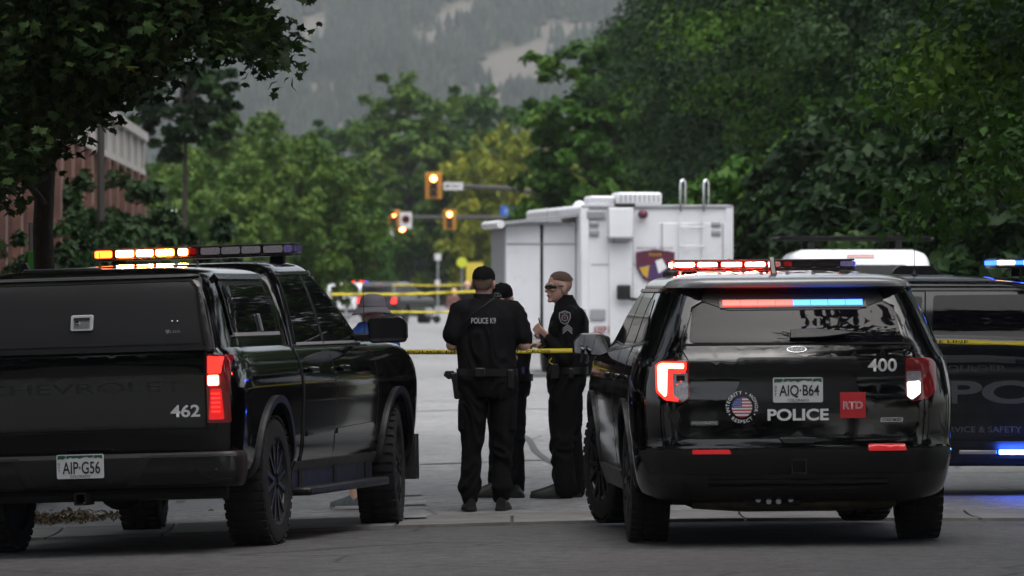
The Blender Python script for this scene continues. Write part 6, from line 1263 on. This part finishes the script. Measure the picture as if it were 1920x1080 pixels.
def post_sign(name, px, py, d, label, panels, cat='sign', pm='alu', r_=.035):
    x_ = X(px, d); zt = Z(py, d); r = empty(name, (x_, d, gz(x_, d)), 0, label, cat, None); MB().cyl((0, .03, -.05), (0, .03, zt + .1), r_, n=8).build('post', M[pm], r)
    for nm, c, sz, m in panels:
        if sz[1] == 0: MB().lathe([(sz[0], 0), (sz[0], -.02), (.01, -.02)], 24, 'Y', (c[0], 0, zt + c[1])).build(nm, M[m], r)
        else: box(nm, (c[0], -.01, zt + c[1]), (sz[0], .03, sz[1]), M[m], r, bevel=.01)
    return r
post_sign('pedestrian_sign', 698, 492, 300, 'yellow sign with a pale panel on a post left of centre', [('border', (0, 0), (.42, .68), 'signy'), ('panel', (0, -.0), (.26, .40), 'patchw')]); bpy.data.objects['pedestrian_sign'].children[2].location.y = -.02
post_sign('round_sign', 866, 492, 330, 'round yellow-green sign left of the command vehicle', [('disc', (0, 0), (.27, 0), 'signyg')])
post_sign('pale_post', 649, 440, 260, 'pale post with a yellow-green top above the pickup mirror', [('top_band', (0, -.1), (.14, .7), 'signyg'), ('lower_sleeve', (0, -1.1), (.12, .5), 'van_grey')], 'post', 'alu', .05)
post_sign('pale_post', 821, 482, 320, 'thin pale post with a small white sign above the far tape', [('panel', (0, 0), (.32, .34), 'signw'), ('panel', (-.02, -1.3), (.26, .3), 'signw')], 'post', 'alu', .04)
yb_ = empty('yellow_board', (X(890, 290), 290, 0), 0, 'yellow board on legs beside the command vehicle slide-out', 'barrier'); box('board', (0, 0, Z(512, 290)), (.78, .06, .95), M['signy'], yb_, bevel=.01)
for sg in (-1, 1): MB().cyl((sg * .33, .05, -.05), (sg * .33, .05, Z(512, 290)), .03, n=8).build('leg', M['alu'], yb_)
# ------------------------------------------------------------------ police tape
M['tape'] = mat('tape_yellow', (.62, .50, .02), .35, var=.1, vscale=3); M['tape'].node_tree.nodes['Principled BSDF'].inputs['Specular IOR Level'].default_value = .4
def tape(name, pts, label, wd=.05, text=True, tw=.5):
    pts = [Vector(p) for p in pts]; n = 90; cum = [0]
    for a, b in zip(pts[:-1], pts[1:]): cum.append(cum[-1] + (b - a).length)
    def at_(t):
        u = t * cum[-1]; i = max(0, min(len(pts) - 2, sum(1 for c in cum[1:] if c < u))); k = (u - cum[i]) / max(1e-6, cum[i + 1] - cum[i]); return pts[i].lerp(pts[i + 1], k)
    v = []; f = []
    for i in range(n + 1):
        t = i / n; p = at_(t); a = tw * math.sin(t * 23) + .35 * math.sin(t * 61 + 1) + .25; up = Vector((0, math.sin(a), math.cos(a))) * wd / 2; v += [p + up, p - up]
    f = [(2 * i, 2 * i + 1, 2 * i + 3, 2 * i + 2) for i in range(n)]; o = MB().add(v, f).build(name, M['tape'], None, sm=60); tag(o, label, 'police tape', 'lines of police tape'); sf = o.modifiers.new('s', 'SOLIDIFY'); sf.thickness = .0015
    if text:
        k = 0; u = .3
        while u < cum[-1] - .6:
            p = at_(u / cum[-1]); lettering('tape_lettering', ('POLICE LINE', 'DO NOT CROSS')[k % 2], .020, lambda a, b, p=p: p + Vector((a, -.014 - b * .3, b)), M['ink'], o, .012, 1.0, 1.0, .44); u += .62; k += 1
    return o
d = 47.45; tape('police_tape', [P(430, 660, d), P(760, 660, d), P(900, 660, d), P(1080, 657, d), P(1170, 655, d), P(1700, 639, d), P(1790, 641, d), P(1990, 646, d)], 'yellow police tape stretched between the pickup and the black SUV', .036)
for i, (a, b, d_, lab) in enumerate((((620, 552), (905, 546), 150, 'higher far yellow tape across the street behind the officers'), ((700, 585), (960, 580), 120, 'lowest far yellow tape just left of the K9 officer'), ((735, 534), (905, 532), 230, 'topmost far yellow tape below the round sign'))):
    tape('police_tape', [P(a[0], a[1], d_), P((a[0] + b[0]) / 2, (a[1] + b[1]) / 2 + 3, d_), P(b[0], b[1], d_)], lab, .045 + .015 * (i == 2) + .02 * (i == 0), False, .3)
# ------------------------------------------------------------------ small far things
ct = empty('two_wheeled_cart', (X(804, 270), 270, 0), 0, 'small dark two-wheeled cart standing on the far roadway', 'cart')
for sg in (-1, 1): MB().lathe([(.10, -.03), (.17, -.03), (.17, .03), (.10, .03)], 18, 'Y', (sg * .33, 0, .17)).build('wheel', M['tyre'], ct, sm=30)
box('axle_frame', (0, 0, .24), (.66, .3, .08), M['plastic'], ct, bevel=.02); box('load', (0, 0, .48), (.34, .3, .34), M['van_grey'], ct, bevel=.05); MB().tube([(-.2, 0, .26), (-.22, .1, .75), (.22, .1, .75), (.2, 0, .26)], .02, 6).build('handle', M['plastic'], ct)
def far_person(px, foot, head, label, m):
    d_ = 205.; x_ = X(px, d_); s_ = F / d_; r = person((x_, d_, 0), label); h = (foot - head) / s_; b = MB(); k = h / 1.75
    head_shapes(b, (0, 0, 1.62 * k), 100, 0, k); limb(b, [(0, 0, 1.52 * k), (0, 0, 1.4 * k)], [.06 * k, .06 * k]); rings(b, [(.85 * k, 0, 0, .15 * k, .11 * k), (1.2 * k, 0, 0, .19 * k, .12 * k), (1.42 * k, 0, 0, .15 * k, .09 * k)])
    for sg in (-1, 1): limb(b, [(sg * .2 * k, 0, 1.38 * k), (sg * .25 * k, 0, 1.1 * k), (sg * .12 * k, -.15 * k, 1.0 * k)], [.06 * k, .045 * k, .035 * k]); limb(b, [(sg * .09 * k, 0, .85 * k), (sg * .1 * k, 0, .45 * k), (sg * .1 * k, 0, .06 * k), (sg * .1 * k, -.12 * k, .04 * k)], [.1 * k, .07 * k, .05 * k, .04 * k])
    blob('body', b, .016, M['skin'], r, 3); t = MB(); rings(t, [(.8 * k, 0, 0, .17 * k, .13 * k), (1.2 * k, 0, 0, .21 * k, .14 * k), (1.4 * k, 0, 0, .19 * k, .12 * k), (1.47 * k, 0, 0, .09 * k, .08 * k)])
    for sg in (-1, 1): limb(t, [(sg * .2 * k, 0, 1.38 * k), (sg * .25 * k, 0, 1.1 * k), (sg * .15 * k, -.12 * k, 1.02 * k)], [.08 * k, .065 * k, .05 * k])
    blob('jacket', t, .02, m, r, 3, .008, 8); t = MB()
    for sg in (-1, 1): limb(t, [(sg * .09 * k, 0, .86 * k), (sg * .1 * k, 0, .45 * k), (sg * .1 * k, 0, .10 * k)], [.12 * k, .09 * k, .07 * k])
    blob('trousers', t, .02, M['trouser'], r, 3)
far_person(876, 632, 530, 'far bystander in dark clothes left of the K9 officer\'s cap', M['uniform']); far_person(852, 634, 545, 'far bystander in a brownish jacket left of the K9 officer\'s shoulder', mat('brown_jacket', (.16, .07, .06), .8))
# ------------------------------------------------------------------ left: brick building, fence, meter, posts
M['brick'] = mat('brick', (.24, .12, .09), .85, var=.35, vscale=3); M['brick2'] = mat('brick_dark', (.14, .075, .06), .85, var=.35, vscale=3); M['stone'] = mat('pale_stone', (.36, .34, .32), .8, var=.12, vscale=2); M['fence'] = mat('fence_wood', (.10, .07, .055), .85, var=.35, vscale=5)
bd = empty('brick_building', (LX(60, 2.8), 60, 0), 0, 'low brick building with a pale stone parapet along the left side', 'building'); Lb = 92; dir_ = Vector((-.0217, 1, 0)).normalized(); px_ = lambda t, o, z_: Vector((dir_.x * t + o, dir_.y * t, z_)); hgt = 5.1
def wallbox(name, t0, t1, o0, o1, z0, z1, m, par):
    return MB().add([px_(t, o, z_) for z_ in (z0, z1) for t in (t0, t1) for o in (o0, o1)], [(0, 1, 3, 2), (4, 6, 7, 5), (0, 4, 5, 1), (1, 5, 7, 3), (3, 7, 6, 2), (2, 6, 4, 0)]).build(name, m, par)
w0 = wallbox('wall', 0, Lb, -9, 0, 0, hgt - .8, M['brick'], bd); pp = wallbox('parapet', -.02, Lb + .02, -9, .03, hgt - .8, hgt - .08, M['stone'], bd); wallbox('coping', -.1, Lb + .1, -9, .16, hgt - .1, hgt + .1, M['stone'], bd); wallbox('string_course', -.05, Lb + .05, -9, .10, hgt - .9, hgt - .77, M['stone'], bd)
nb = 23
for k in range(nb):
    t = 1 + k * (Lb - 2) / (nb - 1); wallbox('pilaster', t - .3, t + .3, -.1, .14, 0, hgt - .91, M['brick2'], bd); wallbox('parapet_post', t - .22, t + .22, 0, .11, hgt - .78, hgt - .09, M['stone'], pp)
    if k < nb - 1:
        a = t + .75; b = t + (Lb - 2) / (nb - 1) - .75; wn = wallbox('window', a, b, -.1, .03, 1.0, 3.2, M['glass'], bd); wallbox('sill', a - .1, b + .1, -.1, .10, .9, 1.0, M['stone'], wn); wallbox('frame', (a + b) / 2 - .04, (a + b) / 2 + .04, 0, .05, 1.0, 3.2, M['trim'], wn)
    # courses of brick near enough to pick out are left to the material: under a pixel here
fc = empty('wooden_fence', (X(30, 74), 74, gz(-5, 74)), 0, 'brown board fence at the left edge behind the meter', 'fence')
for k in range(24): box('board', (-1.1 + .06 * k + random.uniform(-.004, .004), random.uniform(-.008, .008), .82 + random.uniform(-.01, .01)), (.055, .02, 1.62), M['fence'], fc)
for z_ in (.35, 1.35): box('rail', (-.45, .03, z_), (1.5, .04, .07), M['fence'], fc)
ps = post_sign('meter_post', 62, 400, 62, 'white post with a green sleeve at the left edge', [('green_sleeve', (0, -.43), (.10, .20), 'greensign')] if False else [], 'post', 'alu', .045)
M['greensign'] = mat('green_sleeve', (.05, .24, .03), .5); box('green_sleeve', (0, -.03, Z(480, 62) + .1), (.10, .12, .27), M['greensign'], ps, bevel=.01)
pm_ = empty('parking_meter', (X(45, 61), 61, gz(-4.7, 61)), 0, 'black parking meter left of the green-sleeved post', 'parking meter'); MB().cyl((0, 0, -.02), (0, 0, 1.75), .025, n=8).build('post', M['pole'], pm_); MB().prism(rpoly([(-.045, 0), (.045, 0), (.05, .2), (.03, .27), (-.03, .27), (-.05, .2)], .02), lambda a, b: Vector((a, -.05, 1.72 + b)), lambda a, b: Vector((a, .05, 1.72 + b))).build('meter_head', M['plastic'], pm_, bevel=.01); MB().lathe([(.022, 0), (.022, -.01), (.005, -.012)], 14, 'Y', (0, -.052, 1.88)).build('dial', M['signyg'], pm_)
lp = empty('lamp_post', (X(189, 92), 92, gz(-5.5, 92)), 0, 'dark slim lamp post in front of the brick building', 'lamp post'); MB().tube([(0, 0, -.05), (0, 0, 1), (0, 0, 6.2), (.2, 0, 6.6), (.7, 0, 6.7)], [.09, .06, .05, .04, .035], 10).build('pole', M['pole'], lp, sm=60); box('lamp_head', (.9, 0, 6.68), (.5, .18, .1), M['pole'], lp, bevel=.03)
sl_ = empty('white_wall_lamp', px_(Lb - .4, .5, 0) + Vector((LX(60, 2.8), 60, 3.3)), 0, 'white lamp sticking out from the far corner of the brick building', 'lamp'); box('shade', (.1, 0, 0), (.5, .3, .2), M['signw'], sl_, bevel=.06); MB().cyl((-.45, 0, .05), (.0, 0, .05), .03, n=8).build('arm', M['pole'], sl_)
bpy.data.scenes.remove(TMP)
